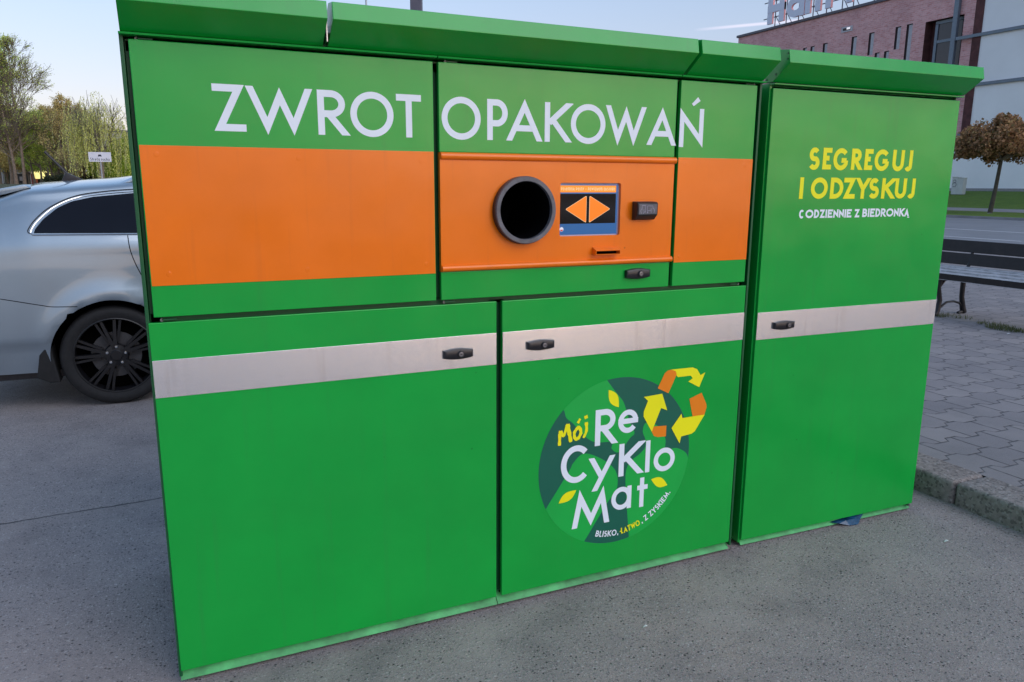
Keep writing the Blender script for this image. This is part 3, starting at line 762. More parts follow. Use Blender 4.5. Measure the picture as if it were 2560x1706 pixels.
flat_poly(mb, [(1.3305 + .0078 * math.cos(2 * math.pi * i / 24), 1.417 + .0078 * math.sin(2 * math.pi * i / 24)) for i in range(24)], .0083, M['scr_white'])
flat_poly(mb, [(1.3305 + .006 * math.cos(math.pi + math.pi * i / 12), 1.416 + .006 * math.sin(math.pi + math.pi * i / 12)) for i in range(13)], .0080, M['scr_red'])
mb.build('flag_icon', scr, fixn=False)
its, xe = line_text('Pojemnik pełny - powiadom obs', 0, 0, .011, .0082, .0013)
its2, xe = line_text('Pojemnik pełny - powiadom obsługe', 0, 1.5525, .0105, .0080, .0013)
k = (1.549 - 1.326) / xe; its2 = [(c, 1.326 + a * k, 1.326 + b * k, z0, z1, w_) for c, a, b, z0, z1, w_ in its2]
text_mesh('banner_text', its2, M['scr_text'], scr, y=.0086)
# scanner
mb = MB(); mb.prism([(-.003, 1.514), (-.034, 1.5125), (-.042, 1.506), (-.040, 1.466), (-.020, 1.447), (-.003, 1.447)], 1.616, 1.704, M['black_plastic'])
scn = mb.build('card_reader', machine, bevel=.003, smooth=40)
mb = MB(); mb.add([(1.621, -.0428, 1.5045), (1.699, -.0428, 1.5045), (1.699, -.0412, 1.468), (1.621, -.0412, 1.468)], [(0, 1, 2, 3)], M['grey_plastic'])
mb.build('icon_plate', scn, fixn=False)
mb = MB()
def icon(pts, w_=.0011, y=-.0434):
    L_, R_ = offset_poly(pts, w_ / 2, False)
    for i in range(len(pts) - 1): mb.add([(R_[i].x, y, R_[i].y), (R_[i + 1].x, y, R_[i + 1].y), (L_[i + 1].x, y, L_[i + 1].y), (L_[i].x, y, L_[i].y)], [(0, 1, 2, 3)], M['bezel'])
icon([(1.633, 1.500), (1.648, 1.500), (1.648, 1.476), (1.641, 1.476)]); icon([(1.633, 1.500), (1.633, 1.483)]); icon([(1.630, 1.488), (1.627, 1.480), (1.631, 1.471)]); icon([(1.641, 1.487), (1.642, 1.476), (1.638, 1.470)])
icon([(1.656, 1.481), (1.656, 1.498), (1.680, 1.498), (1.680, 1.488)]); icon([(1.656, 1.481), (1.671, 1.481)]); icon([(1.672, 1.490), (1.673, 1.473)]); icon([(1.682, 1.490), (1.688, 1.482), (1.685, 1.473)]); icon([(1.658, 1.478), (1.658, 1.472)], .003)
mb.build('pictogram', scn, fixn=False)
# receipt slot
mb = MB()
mb.prism([(-.003, 1.352), (-.030, 1.341), (-.030, 1.339), (-.003, 1.350)], 1.452, 1.556, M['orange'])
mb.prism([(-.003, 1.352), (-.030, 1.340), (-.030, 1.325), (-.003, 1.325)], 1.452, 1.4545, M['orange']); mb.prism([(-.003, 1.352), (-.030, 1.340), (-.030, 1.325), (-.003, 1.325)], 1.5535, 1.556, M['orange'])
mb.prism([(-.003, 1.327), (-.030, 1.327), (-.030, 1.325), (-.003, 1.325)], 1.4545, 1.5535, M['orange'])
mb.box(1.4545, 1.5535, -.0045, -.0033, 1.327, 1.349, M['black_void'])
mb.build('receipt_slot', machine)
# handles
def handle(cx, cz, parent, lock=.008, w_=.106, h=.040):
    mb = MB(); n = 14; prof = []
    for i in range(n + 1):                                             # pillow outline
        t = i / n; x = -w_ / 2 + w_ * t; prof.append((x, h / 2 * (.70 + .30 * math.sin(math.pi * t))))
    outline = prof + [(x, -z) for x, z in reversed(prof)]
    m = len(outline)
    def ring_(s, y): return [(cx + x * s[0], y, cz + z * s[1]) for x, z in outline]
    rs = [ring_((1, 1), -.0025), ring_((1, 1), -.010), ring_((.97, .90), -.015), ring_((.90, .66), -.0175)]
    vs = [p for r_ in rs for p in r_]; fs = [(a * m + i, a * m + (i + 1) % m, (a + 1) * m + (i + 1) % m, (a + 1) * m + i) for a in range(3) for i in range(m)]
    fs.append(tuple(range(3 * m, 4 * m))); mb.add(vs, fs, M['black_plastic'])
    lx = cx + lock
    mb.lathe([(.0125, -.016), (.0125, -.0205), (.0105, -.0225), (.0, -.0225)], (lx, 0, cz), M['black_plastic'], 24)
    mb.lathe([(.0082, -.0222), (.0082, -.0235), (.0068, -.0238), (.0064, -.0228), (.0, -.0228)], (lx, 0, cz), M['lock'], 24)
    mb.box(lx - .0035, lx + .0035, -.0236, -.0228, cz - .0008, cz + .0008, M['black_void'])
    return mb.build('handle', parent, smooth=35)
handle(1.648, 1.248, dm, .007)
# lower doors
ll = door(-.016, 1.076, .05, 1.175, machine); tag(ll, label='wide lower left door, plain green below a steel strip')
lm = door(1.098, 2.180, .05, 1.175, machine); tag(lm, label='lower right door with the round green logo')
def steel_strip(x0, x1, z0, z1, parent):
    mb = MB(); mb.box(x0, x1, -.0022, -.0002, z0, z1, M['brushed']); return mb.build('steel_strip', parent, bevel=.0007)
steel_strip(-.015, 1.075, .951, 1.064, ll); steel_strip(1.099, 2.179, .951, 1.064, lm)
handle(.930, 1.004, ll, .006); handle(1.2455, 1.009, lm, .010)
def kick(x0, x1, parent, holes):
    mb = MB(); mb.prism([(.045, .056), (.006, .014), (.009, .013), (.055, .056)], x0, x1, M['green_kick'])
    for h_ in holes: 
        mb.lathe([(.0, -.002), (.004, -.002), (.004, .004)], (h_, .036, .047), M['black_void'], 10)
    return mb.build('kick_plate', parent)
kick(-.018, 1.083, machine, [.28, .50, .72, .98, 1.04]); kick(1.086, 2.186, machine, [1.105, 1.40, 1.65, 1.9])
mb = MB()
for xx in (.05, 1.05, 1.13, 2.12):
    for yy in (.12, .78): mb.lathe([(.03, 0), (.03, .03), (.012, .032), (.012, .034)], (xx, yy, 0), M['rubber'], 16, 'z')
build_each(mb, 'foot', machine)
mb = MB()
for xx, zz in ((.02, 1.953), (.90, 1.953), (2.155, 1.953), (.885, 1.184), (.02, 1.183), (2.14, 1.184)):
    mb.lathe([(.0, -.001), (.0045, -.001), (.0045, .01)], (xx, .003, zz - .001), M['hinge'], 12)
    mb.box(xx, xx + (.04 if xx < 2 else -.04), .002, .010, zz - .002, zz + .0015, GD)
build_each(mb, 'hinge', machine)
# lettering ZWROT OPAKOWAN
CZ0, CZ1 = 1.716, 1.846; WL = .0200
text_mesh('lettering', [('Z', .201, .288, CZ0 + .002, CZ1 + .001, WL), ('W', .294, .476, CZ0 - .005, CZ1, WL), ('R', .493, .579, CZ0, CZ1, WL), ('O', .591, .726, CZ0 - .002, CZ1 + .002, WL), ('T', .735, .816, CZ0, CZ1, WL)], M['white_vinyl'], dl)
text_mesh('lettering', [('O', .884, 1.019, CZ0 - .002, CZ1 + .002, WL), ('P', 1.042, 1.116, CZ0, CZ1, WL), ('A', 1.115, 1.241, CZ0, CZ1 + .006, WL), ('K', 1.254, 1.349, CZ0, CZ1, WL), ('O', 1.355, 1.494, CZ0 - .003, CZ1 + .001, WL),
   ('W', 1.497, 1.662, CZ0 - .006, CZ1 + .001, WL), ('A', 1.674, 1.796, CZ0, CZ1 + .004, WL)], M['white_vinyl'], dm)
lt = text_mesh('lettering', [('N', 1.8135, 1.922, CZ0 - .004, CZ1 + .006, WL)], M['white_vinyl'], dr)
mb = MB(); mb.add([(1.863, -.0012, 1.868), (1.872, -.0012, 1.860), (1.902, -.0012, 1.880), (1.890, -.0012, 1.893)], [(0, 1, 2, 3)], M['white_vinyl']); mb.build('accent_mark', dr, fixn=False)
# round logo
LC = (1.592, .510); LR = .345
mb = MB(); flat_poly(mb, [(LC[0] + LR * math.cos(2 * math.pi * i / 96), LC[1] + (LR - .005) * math.sin(2 * math.pi * i / 96)) for i in range(96)], -.0003, M['logo_dark'])
def onc(p): 
    a = math.atan2((p[1] - LC[1]) / (LR - .005), (p[0] - LC[0]) / LR); return a
def patch(pts, arc_from, arc_to):    # polygon whose first/last ends close along the circle
    a0, a1 = onc(arc_from), onc(arc_to)
    while a1 > a0: a1 -= 2 * math.pi
    seg = [(LC[0] + LR * math.cos(a0 + (a1 - a0) * i / 24), LC[1] + (LR - .005) * math.sin(a0 + (a1 - a0) * i / 24)) for i in range(25)]
    flat_poly(mb, seg + pts, -.0006, M['logo_light'])
def smooth_pts(pts, n=5):
    out = []
    for i in range(len(pts) - 1):
        p0 = pts[max(i - 1, 0)]; p1 = pts[i]; p2 = pts[i + 1]; p3 = pts[min(i + 2, len(pts) - 1)]
        for k_ in range(n):
            t = k_ / n
            out.append(tuple(.5 * ((2 * p1[a]) + (-p0[a] + p2[a]) * t + (2 * p0[a] - 5 * p1[a] + 4 * p2[a] - p3[a]) * t * t + (-p0[a] + 3 * p1[a] - 3 * p2[a] + p3[a]) * t ** 3) for a in (0, 1)))
    return out + [pts[-1]]
p1 = [(1.533, .846), (1.573, .796), (1.608, .755), (1.625, .716), (1.642, .67), (1.667, .618), (1.648, .599), (1.598, .548), (1.564, .567), (1.563, .594), (1.485, .605), (1.431, .645), (1.39, .692), (1.361, .717), (1.352, .746)]
patch(smooth_pts(p1)[1:-1], (1.352, .746), (1.533, .846))
p2 = [(1.278, .365), (1.377, .504), (1.394, .533), (1.439, .565), (1.511, .537), (1.573, .489), (1.596, .441), (1.59, .387), (1.548, .338), (1.45, .197)]
a0, a1 = onc((1.45, .197)), onc((1.278, .365))
if a1 > a0: a1 -= 2 * math.pi
flat_poly(mb, [(LC[0] + LR * math.cos(a0 + (a1 - a0) * i / 24), LC[1] + (LR - .005) * math.sin(a0 + (a1 - a0) * i / 24)) for i in range(25)] + smooth_pts(p2)[1:-1], -.0006, M['logo_light'])
p3 = [(1.661, .169), (1.64, .35), (1.633, .452), (1.652, .499), (1.695, .526), (1.719, .55), (1.72, .583), (1.706, .618), (1.72, .652), (1.778, .631), (1.816, .575), (1.821, .527), (1.874, .525), (1.922, .498), (1.937, .466)]
a0, a1 = onc((1.937, .466)), onc((1.661, .169))
if a1 > a0: a1 -= 2 * math.pi
flat_poly(mb, [(LC[0] + LR * math.cos(a0 + (a1 - a0) * i / 24), LC[1] + (LR - .005) * math.sin(a0 + (a1 - a0) * i / 24)) for i in range(25)] + smooth_pts(p3)[1:-1], -.0006, M['logo_light'])
logo = mb.build('round_logo', lm, fixn=False)
LW = .0235
text_mesh('logo_lettering', [('R', 1.487, 1.580, .588, .732, LW), ('e', 1.590, 1.681, .622, .717, LW * .9),
  ('C', 1.341, 1.462, .452, .603, LW), ('y', 1.469, 1.574, .403, .541, LW * .95), ('K', 1.599, 1.704, .445, .580, LW), ('l', 1.721, 1.747, .443, .577, LW * .9), ('o', 1.764, 1.867, .435, .535, LW * .9),
  ('M', 1.395, 1.562, .262, .420, LW), ('a', 1.570, 1.663, .304, .400, LW * .85), ('t', 1.690, 1.740, .298, .424, LW * .85)], M['white_vinyl'], lm, y=-.0008)
# handwritten word and leaves
mb = MB()
def brush(pts, w0, w1, y=-.0013):
    pts = smooth_pts(pts, 4); n = len(pts)
    for i in range(n - 1):
        a, b = Vector(pts[i]), Vector(pts[i + 1]); d = (b - a); 
        if d.length < 1e-6: continue
        d.normalize(); nn = Vector((-d.y, d.x)); wa = 1.35 * (w0 + (w1 - w0) * i / n) / 2 * (1 + .18 * math.sin(i * 2.1)); wb = 1.35 * (w0 + (w1 - w0) * (i + 1) / n) / 2 * (1 + .18 * math.sin((i + 1) * 2.1))
        a2 = a - d * wa * .3; b2 = b + d * wb * .3
        yy = y - .00002 * (i % 9)
        mb.add([(q.x, yy, q.y) for q in (a2 - nn * wa, b2 - nn * wb, b2 + nn * wb, a2 + nn * wa)], [(0, 1, 2, 3)], M['yellow_vinyl'])
brush([(1.333, .614), (1.334, .655), (1.337, .668)], .009, .011); brush([(1.338, .668), (1.350, .650), (1.366, .692)], .009, .009, -.0016); brush([(1.366, .690), (1.374, .655), (1.381, .622)], .013, .010, -.0019)
brush([(1.409, .672), (1.396, .655), (1.399, .632), (1.412, .630), (1.424, .650), (1.419, .670), (1.409, .674)], .009, .010); brush([(1.411, .692), (1.419, .706)], .008, .006)
brush([(1.447, .688), (1.448, .655), (1.436, .630)], .010, .007); brush([(1.440, .709), (1.450, .712)], .009, .009)
def leaf(a, b, wd):
    a, b = Vector(a), Vector(b); d = b - a; nn = Vector((-d.y, d.x)).normalized(); P_ = []
    for i in range(13): t = i / 12; P_.append(a + d * t + nn * wd * math.sin(math.pi * t) * (1.15 - .3 * t))
    for i in range(1, 12): t = 1 - i / 12; P_.append(a + d * t - nn * wd * math.sin(math.pi * t) * (.85 + .3 * t))
    flat_poly(mb, [tuple(p) for p in P_], -.0012, M['yellow_vinyl'])
leaf((1.542, .806), (1.590, .732), .020); leaf((1.334, .380), (1.410, .422), .018); leaf((1.756, .409), (1.837, .371), .020)
mb.build('logo_leaves', lm, fixn=False)
# recycling arrows
mb = MB()
for pts, mt, yy in (([(1.829, .858), (1.932, .857), (1.955, .848), (1.974, .821), (1.997, .83), (1.971, .771), (1.915, .800), (1.936, .812), (1.925, .824), (1.863, .824)], 'yellow_vinyl', -.0012),
    ([(1.768, .788), (1.798, .846), (1.812, .856), (1.829, .858), (1.850, .850), (1.856, .836), (1.820, .762)], 'orange_vinyl', -.0015),
    ([(1.704, .76), (1.79, .764), (1.818, .692), (1.788, .705), (1.748, .612), (1.706, .680), (1.706, .700), (1.724, .742)], 'yellow_vinyl', -.0018),
    ([(1.843, .614), (1.889, .669), (1.894, .650), (2.006, .651), (1.960, .585), (1.945, .577), (1.893, .572), (1.887, .543)], 'yellow_vinyl', -.0021),
    ([(1.925, .727), (1.985, .746), (2.012, .695), (2.014, .680), (2.006, .651), (1.946, .650)], 'orange_vinyl', -.0012),
    ([(1.748, .612), (1.760, .592), (1.778, .585), (1.818, .583), (1.818, .628), (1.757, .632)], 'orange_vinyl', -.0012)):
    flat_poly(mb, pts, yy, M[mt])
mb.build('recycling_arrows', lm, fixn=False)
# curved slogan
def curved(s, a_start, a_end, mat, name, rb=.3155, h=.0255):
    WD = dict(I=.22, M=1.15, W=1.15, O=1.1, Z=.78, B=.72, L=.55, S=.62, K=.78, T=.72, A=.95, Y=.8, E=.6); tot = 0; seq = []
    for ch in s:
        wd = .42 if ch == ' ' else (.25 if ch in ',.' else WD.get({'Ł': 'L'}.get(ch, ch), .7)); seq.append((ch, tot, wd)); tot += wd + (.16 if ch != ' ' else 0)
    items = []
    for ch, o, wd in seq:
        if ch == ' ': continue
        a = R(a_start) + (R(a_end) - R(a_start)) * ((o + wd / 2) / tot)
        px, pz = LC[0] + rb * math.cos(a), LC[1] + (rb - .003) * math.sin(a)
        k_ = (R(a_end) - R(a_start)) * rb / tot
        hw = wd * k_ / 2; th = a + math.pi / 2
        base = 'L' if ch == 'Ł' else ch
        items.append((base, px - hw, px + hw, pz, pz + h, .0046, (th, px, pz)))
        if ch == 'Ł': items.append(('-', px - hw - .002, px + hw * .5, pz + .004, pz + h - .002, .0042, (th + .35, px, pz)))
    text_mesh(name, items, mat, lm, y=-.0009)
curved('BLISKO,', -107, -86.5, M['white_vinyl'], 'slogan_lettering'); curved('ŁATWO', -84.5, -67, M['yellow_vinyl'], 'slogan_lettering'); curved(', Z ZYSKIEM.', -66, -33, M['white_vinyl'], 'slogan_lettering')

# second cabinet
cab = empty('collection_cabinet', (2.25, .0126, 0), R(-1.64), label='tall single-door green cabinet with yellow SEGREGUJ I ODZYSKUJ lettering, beside the kerb', cat='cabinet')
cx0, cx1 = .011, 1.062
mb = MB(); mb.box(cx0 - .008, cx0 + .004, .012, .85, .02, 1.966, G_); mb.box(cx1 - .012, cx1, .022, .85, .02, 1.966, G_); mb.box(cx0 + .004, cx1 - .012, .84, .85, .02, 1.966, GD)
mb.box(cx0 + .004, cx1 - .012, .02, .84, 1.955, 1.966, GD); mb.box(cx0 + .004, cx1 - .012, .05, .07, 1.90, 1.955, GD); mb.box(cx0 + .004, cx1 - .012, .05, .84, .02, .045, GD)
mb.build('housing', cab, bevel=.0015)
cd_ = door(cx0, cx1, .035, 1.947, cab)
steel_strip(cx0 + .001, cx1 - .001, .940, 1.055, cd_); handle(.150, .996, cd_, .018)
mb = MB(); mb.prism([(-.016, 1.9595), (-.016, 1.9635), (.019, 1.967), (.019, 1.958)], cx0 - .008, cx1 + .003, G_); mb.build('drip_edge', cab)
cpy = canopy(cx0 - .010, cx1 + .012, cab); 
mb = MB()
for yy, zz in ((-.080, 2.064), (-.080, 2.044), (-.02, 1.995), (.03, 1.98)):
    mb.tube([(cx0 - .010, yy, zz), (cx0 - .0125, yy, zz)], .0035, GD, 10)
build_each(mb, 'rivet', cpy)
mb = MB(); mb.prism([(.045, .042), (.006, -.0), (.009, -.001), (.055, .042)], cx0 + .004, cx1 - .006, M['green_kick']); kp = mb.build('kick_plate', cab); kp.location.z = .008
mb = MB(); mb.tube([(cx1 - .02, .004, 1.953), (cx1 - .02, .03, 1.953)], .0045, M['hinge'], 10); mb.tube([(cx1 - .02, -.002, .028), (cx1 - .02, .03, .028)], .006, M['hinge'], 10); build_each(mb, 'hinge', cab)
mb = MB()
for xx in (.10, .96):
    for yy in (.12, .78): mb.lathe([(.03, 0), (.03, .018), (.012, .02)], (xx, yy, 0), M['rubber'], 16, 'z')
build_each(mb, 'foot', cab)
sc_ = (1.051) / 1.084
def lx(x): return (x - 2.251) * sc_ + .011
ylw = []
for ch, a, b in (('S', 2.467, 2.526), ('E', 2.543, 2.592), ('G', 2.602, 2.687), ('R', 2.705, 2.764), ('E', 2.782, 2.830), ('G', 2.841, 2.929), ('U', 2.950, 3.021), ('J', 3.026, 3.073)): ylw.append((ch, lx(a), lx(b), 1.634 if ch in 'SGUJ' else 1.637, 1.724, .0195))
for ch, a, b in (('I', 2.428, 2.449), ('O', 2.490, 2.584), ('D', 2.599, 2.673), ('Z', 2.675, 2.743), ('Y', 2.751, 2.825), ('S', 2.824, 2.885), ('K', 2.901, 2.975), ('U', 2.983, 3.053), ('J', 3.061, 3.108)): ylw.append((ch, lx(a), lx(b), 1.517, 1.604, .0195))
text_mesh('lettering', [(c, a, b, z0 + .003, z1 + .003, w_) for c, a, b, z0, z1, w_ in ylw], M['yellow_vinyl'], cd_)
wt = []
xs_ = {'C': (2.437, 2.463)}
s1, e1 = line_text('ODZIENNIE', 0, 0, 1, 1, 1, .09); k = (2.735 - 2.472) / (e1 - .09)
wt += [(c, lx(2.472 + a * k), lx(2.472 + b * k), 1.441, 1.476, .0085) for c, a, b, *_ in s1]
wt += [('C', lx(2.437), lx(2.463), 1.440, 1.476, .0085), ('Z', lx(2.753), lx(2.782), 1.441, 1.476, .0085)]
s1, e1 = line_text('BIEDRONKA', 0, 0, 1, 1, 1, .09); k = (3.087 - 2.799) / (e1 - .09)
wt += [(c, lx(2.799 + a * k), lx(2.799 + b * k), 1.442, 1.478, .0085) for c, a, b, *_ in s1]
wt += [('-', lx(3.078), lx(3.091), 1.433, 1.443, .004)]
text_mesh('lettering', wt, M['white_vinyl'], cd_)

# ================================================================== CAR
def cr(p0, p1, p2, p3, t): return .5 * (2 * p1 + (-p0 + p2) * t + (2 * p0 - 5 * p1 + 4 * p2 - p3) * t * t + (-p0 + 3 * p1 - 3 * p2 + p3) * t ** 3)
def interp_list(keys, vals, x):
    if x <= keys[0]: return vals[0]
    if x >= keys[-1]: return vals[-1]
    i = max(j for j in range(len(keys)) if keys[j] <= x)
    i = min(i, len(keys) - 2); t = (x - keys[i]) / (keys[i + 1] - keys[i]); t2 = t * t * (3 - 2 * t) * .35 + t * .65
    return [a + (b - a) * t2 for a, b in zip(vals[i], vals[i + 1])]
# section rows: (half width, height); x measured from the rear axle
SEC = {
 -1.07: [(.60, .34), (.64, .45), (.66, .60), (.66, .74), (.66, .84), (.64, .92), (.62, .96), (.50, .97), (0, .98)],
 -1.00: [(.74, .29), (.80, .45), (.815, .60), (.81, .74), (.80, .88), (.765, 1.00), (.72, 1.06), (.55, 1.08), (0, 1.09)],
 -.86: [(.83, .27), (.875, .45), (.885, .60), (.88, .78), (.86, .98), (.82, 1.13), (.74, 1.24), (.58, 1.29), (0, 1.32)],
 -.66: [(.86, .27), (.895, .45), (.905, .60), (.905, .80), (.895, 1.04), (.868, 1.20), (.755, 1.385), (.62, 1.458), (0, 1.490)],
 -.44: [(.87, .27), (.900, .45), (.915, .60), (.918, .82), (.908, 1.06), (.882, 1.21), (.745, 1.435), (.63, 1.527), (0, 1.576)],
 0.0: [(.87, .25), (.895, .45), (.915, .60), (.922, .84), (.912, 1.06), (.886, 1.205), (.728, 1.455), (.63, 1.560), (0, 1.608)],
 .60: [(.87, .24), (.885, .45), (.895, .60), (.905, .82), (.905, 1.05), (.884, 1.195), (.720, 1.50), (.63, 1.630), (0, 1.690)],
 1.5: [(.87, .24), (.885, .45), (.895, .60), (.900, .80), (.900, 1.02), (.878, 1.165), (.715, 1.49), (.62, 1.615), (0, 1.675)],
 2.05: [(.87, .24), (.885, .45), (.900, .60), (.905, .80), (.900, 1.00), (.868, 1.13), (.745, 1.34), (.63, 1.46), (0, 1.54)],
 2.75: [(.87, .25), (.890, .45), (.910, .60), (.910, .78), (.895, .93), (.850, 1.02), (.760, 1.07), (.60, 1.09), (0, 1.11)],
 3.30: [(.86, .26), (.880, .45), (.900, .60), (.890, .74), (.860, .86), (.800, .92), (.700, .96), (.55, .985), (0, 1.01)],
 3.62: [(.74, .30), (.78, .45), (.79, .58), (.77, .70), (.73, .78), (.66, .82), (.58, .84), (.45, .85), (0, .86)],
 3.72: [(.58, .36), (.60, .46), (.60, .56), (.58, .64), (.55, .70), (.50, .73), (.44, .74), (.30, .745), (0, .75)],
}
def section(x):
    ks = sorted(SEC); fl = [[c for p in SEC[k_] for c in p] for k_ in ks]
    v = interp_list(ks, fl, x); return [(v[2 * i], v[2 * i + 1]) for i in range(len(v) // 2)]
def dense_section(x, sub=5):
    P_ = section(x); out = []
    for i in range(len(P_) - 1):
        a, b = P_[i], P_[i + 1]; p0 = P_[max(i - 1, 0)]; p3 = P_[i + 2] if i + 2 < len(P_) else (-P_[i][0], P_[i][1])
        for k_ in range(sub):
            t = k_ / sub; out.append((cr(p0[0], a[0], b[0], p3[0], t), cr(p0[1], a[1], b[1], p3[1], t)))
    return out + [P_[-1]]
def flare(x, z):               # wheel-arch flare and stepped bumper valance
    o = 0
    if z < 1.05:
        for a in (0, 2.75): o += .028 * math.exp(-((math.hypot(x - a, z - .36) - .43) / .075) ** 2)
        if x < -.40: o -= .022 * ss((.50 - z) / .05)
    return o
def car_side(x, z):            # half width of the body side at (x, z)
    S_ = dense_section(x)
    for i in range(len(S_) - 1):
        if S_[i][1] <= z <= S_[i + 1][1]:
            t = (z - S_[i][1]) / max(1e-6, S_[i + 1][1] - S_[i][1]); return S_[i][0] + t * (S_[i + 1][0] - S_[i][0]) + flare(x, z)
    return S_[0][0]
AR = .405
def car_body(mb, mat):
    xs = list(np.arange(-1.07, 3.72, .04)) + [3.72]; secs = [dense_section(x) for x in xs]; m = len(secs[0])
    for side in (-1, 1):
        vs = [(x, side * p[0], p[1]) for x, S_ in zip(xs, secs) for p in S_]
        wc = [(0.0, .36), (2.75, .36)]
        inside = []
        for v in vs:
            inside.append(any((v[0] - a) ** 2 + (v[2] - b) ** 2 < AR ** 2 and abs(v[1]) > .5 for a, b in wc))
        fs = []; used = set()
        for i in range(len(xs) - 1):
            for j in range(m - 1):
                q = (i * m + j, (i + 1) * m + j, (i + 1) * m + j + 1, i * m + j + 1)
                if sum(inside[k_] for k_ in q) >= 3: continue
                fs.append(q)
                for k_ in q:
                    if inside[k_]: used.add(k_)
        vs = [list(v) for v in vs]
        for v in vs:
            if abs(v[1]) > .5: v[1] += side * flare(v[0], v[2])
        for k_ in used:                                        # snap to arch circle
            for a, b in wc:
                d = math.hypot(vs[k_][0] - a, vs[k_][2] - b)
                if d < AR and d > 1e-4: vs[k_][0] = a + (vs[k_][0] - a) * AR / d; vs[k_][2] = b + (vs[k_][2] - b) * AR / d
        # pull near-outside verts onto circle too for a clean edge
        for k_, v in enumerate(vs):
            for a, b in wc:
                d = math.hypot(v[0] - a, v[2] - b)
                if AR < d < AR + .014 and abs(v[1]) > .5: v[0] = a + (v[0] - a) * AR / d; v[2] = b + (v[2] - b) * AR / d
        mb.add(vs, fs, mat)
    # tail, nose and floor caps
    for x in (xs[0], xs[-1]):
        S_ = dense_section(x); poly = [(x, p[0], p[1]) for p in S_] + [(x, -p[0], p[1]) for p in reversed(S_[:-1])]
        mb.add(poly, [tuple(range(len(poly)))], mat)
car = empty('parked_car', (-.342, 4.497, 0), 0, label='silver blue estate car with black alloy wheels parked behind the green machine', cat='car')
mb = MB(); car_body(mb, M['car']); mb.build('body', car, smooth=60)
mb = MB(); mb.box(-.95, 3.6, -.80, .80, .22, .27, M['black_plastic']); mb.build('underbody', car)
def side_strip(poly, name, mat, off, parent, both=True, grid=True):
    """patch following the body side; poly in (x,z)"""
    mb = MB()
    t = None
    xs = [p[0] for p in poly]; zs = [p[1] for p in poly]
    # fine grid clipped to the polygon by x columns
    n = 40; X0, X1 = min(xs), max(xs)
    def zr(x):
        c = []
        for i in range(len(poly)):
            a, b = poly[i], poly[(i + 1) % len(poly)]
            if a[0] == b[0]: continue
            if min(a[0], b[0]) - 1e-9 <= x <= max(a[0], b[0]) + 1e-9: c.append(a[1] + (x - a[0]) / (b[0] - a[0]) * (b[1] - a[1]))
        return min(c), max(c)
    cols = [X0 + (X1 - X0) * (.5 - .5 * math.cos(math.pi * i / n)) for i in range(n + 1)]; m = 8
    for sd_ in ((-1, 1) if both else (-1,)):
        vs = []
        for x in cols:
            lo, hi = zr(min(max(x, X0 + 1e-6), X1 - 1e-6))
            for j in range(m + 1):
                z = lo + (hi - lo) * j / m; vs.append((x, sd_ * (car_side(x, z) + off), z))
        fs = [(i * (m + 1) + j, (i + 1) * (m + 1) + j, (i + 1) * (m + 1) + j + 1, i * (m + 1) + j + 1) for i in range(n) for j in range(m)]
        mb.add(vs, fs, mat)
    return build_each(mb, name, parent, smooth=True, fixn=False)
ox = .342
glass = [(-.759, 1.238), (-.752, 1.262), (-.704, 1.325), (-.617, 1.400), (-.529, 1.444), (-.396, 1.475), (-.126, 1.502), (-.126, 1.226)]
glass = [(a + ox, b) for a, b in glass]
side_strip(glass, 'window', M['tint'], .004, car)
g2 = [(ox - .110, 1.226), (ox - .110, 1.503), (1.10, 1.525), (1.10, 1.210)]
side_strip(g2, 'window', M['tint'], .004, car)
side_strip([(1.14, 1.210), (1.14, 1.525), (1.60, 1.515), (2.10, 1.30), (2.25, 1.185)], 'window', M['tint'], .004, car)
def side_line(pts, rad, mat, name, off=.006, closed=False):
    pts = smooth_pts(pts, 6); mb = MB()
    for sd_ in (-1, 1): mb.tube([(x, sd_ * (car_side(x, z) + off), z) for x, z in pts], rad, mat, 6)
    return build_each(mb, name, car, smooth=True)
side_line([(-.764, 1.228), (-.775, 1.250), (-.745, 1.305), (-.68, 1.370), (-.62, 1.418), (-.53, 1.462), (-.40, 1.492), (-.12, 1.519), (.6, 1.545), (1.1, 1.540)] and [(a + ox, b) for a, b in [(-.764, 1.230), (-.777, 1.248), (-.745, 1.305), (-.68, 1.372), (-.62, 1.416), (-.53, 1.458), (-.40, 1.489), (-.12, 1.516), (.5, 1.540), (1.0, 1.540)]], .0055, M['chrome'], 'window_trim', .004)
side_line([(-.768 + ox, 1.226), (-.45 + ox, 1.222), (0 + ox, 1.215), (.8, 1.203), (1.9, 1.180)], .0052, M['chrome'], 'window_trim', .004)
side_line([(-.785 + ox, 1.236), (-.793 + ox, 1.256), (-.757 + ox, 1.316), (-.69 + ox, 1.384), (-.62 + ox, 1.430), (-.53 + ox, 1.472), (-.40 + ox, 1.502), (-.12 + ox, 1.529), (.5 + ox, 1.552)], .0035, M['black_plastic'], 'seal', .003)
side_line([(-.195 + ox, 1.210), (-.185 + ox, 1.10), (-.150 + ox, .98), (-.10 + ox, .88), (.02 + ox, .76), (.10 + ox, .62), (.12 + ox, .30)], .0035, M['black_void'], 'door_seam', -.001)
side_line([(1.15, 1.20), (1.12, .9), (1.12, .30)], .0035, M['black_void'], 'door_seam', -.001)
side_line([(-1.02, .87), (-.86 + ox - .22, .825), (-.767 + ox, .752), (-.70 + ox, .738), (-.60 + ox, .735), (-.545 + ox, .733)], .003, M['black_void'], 'bumper_seam', -.001)
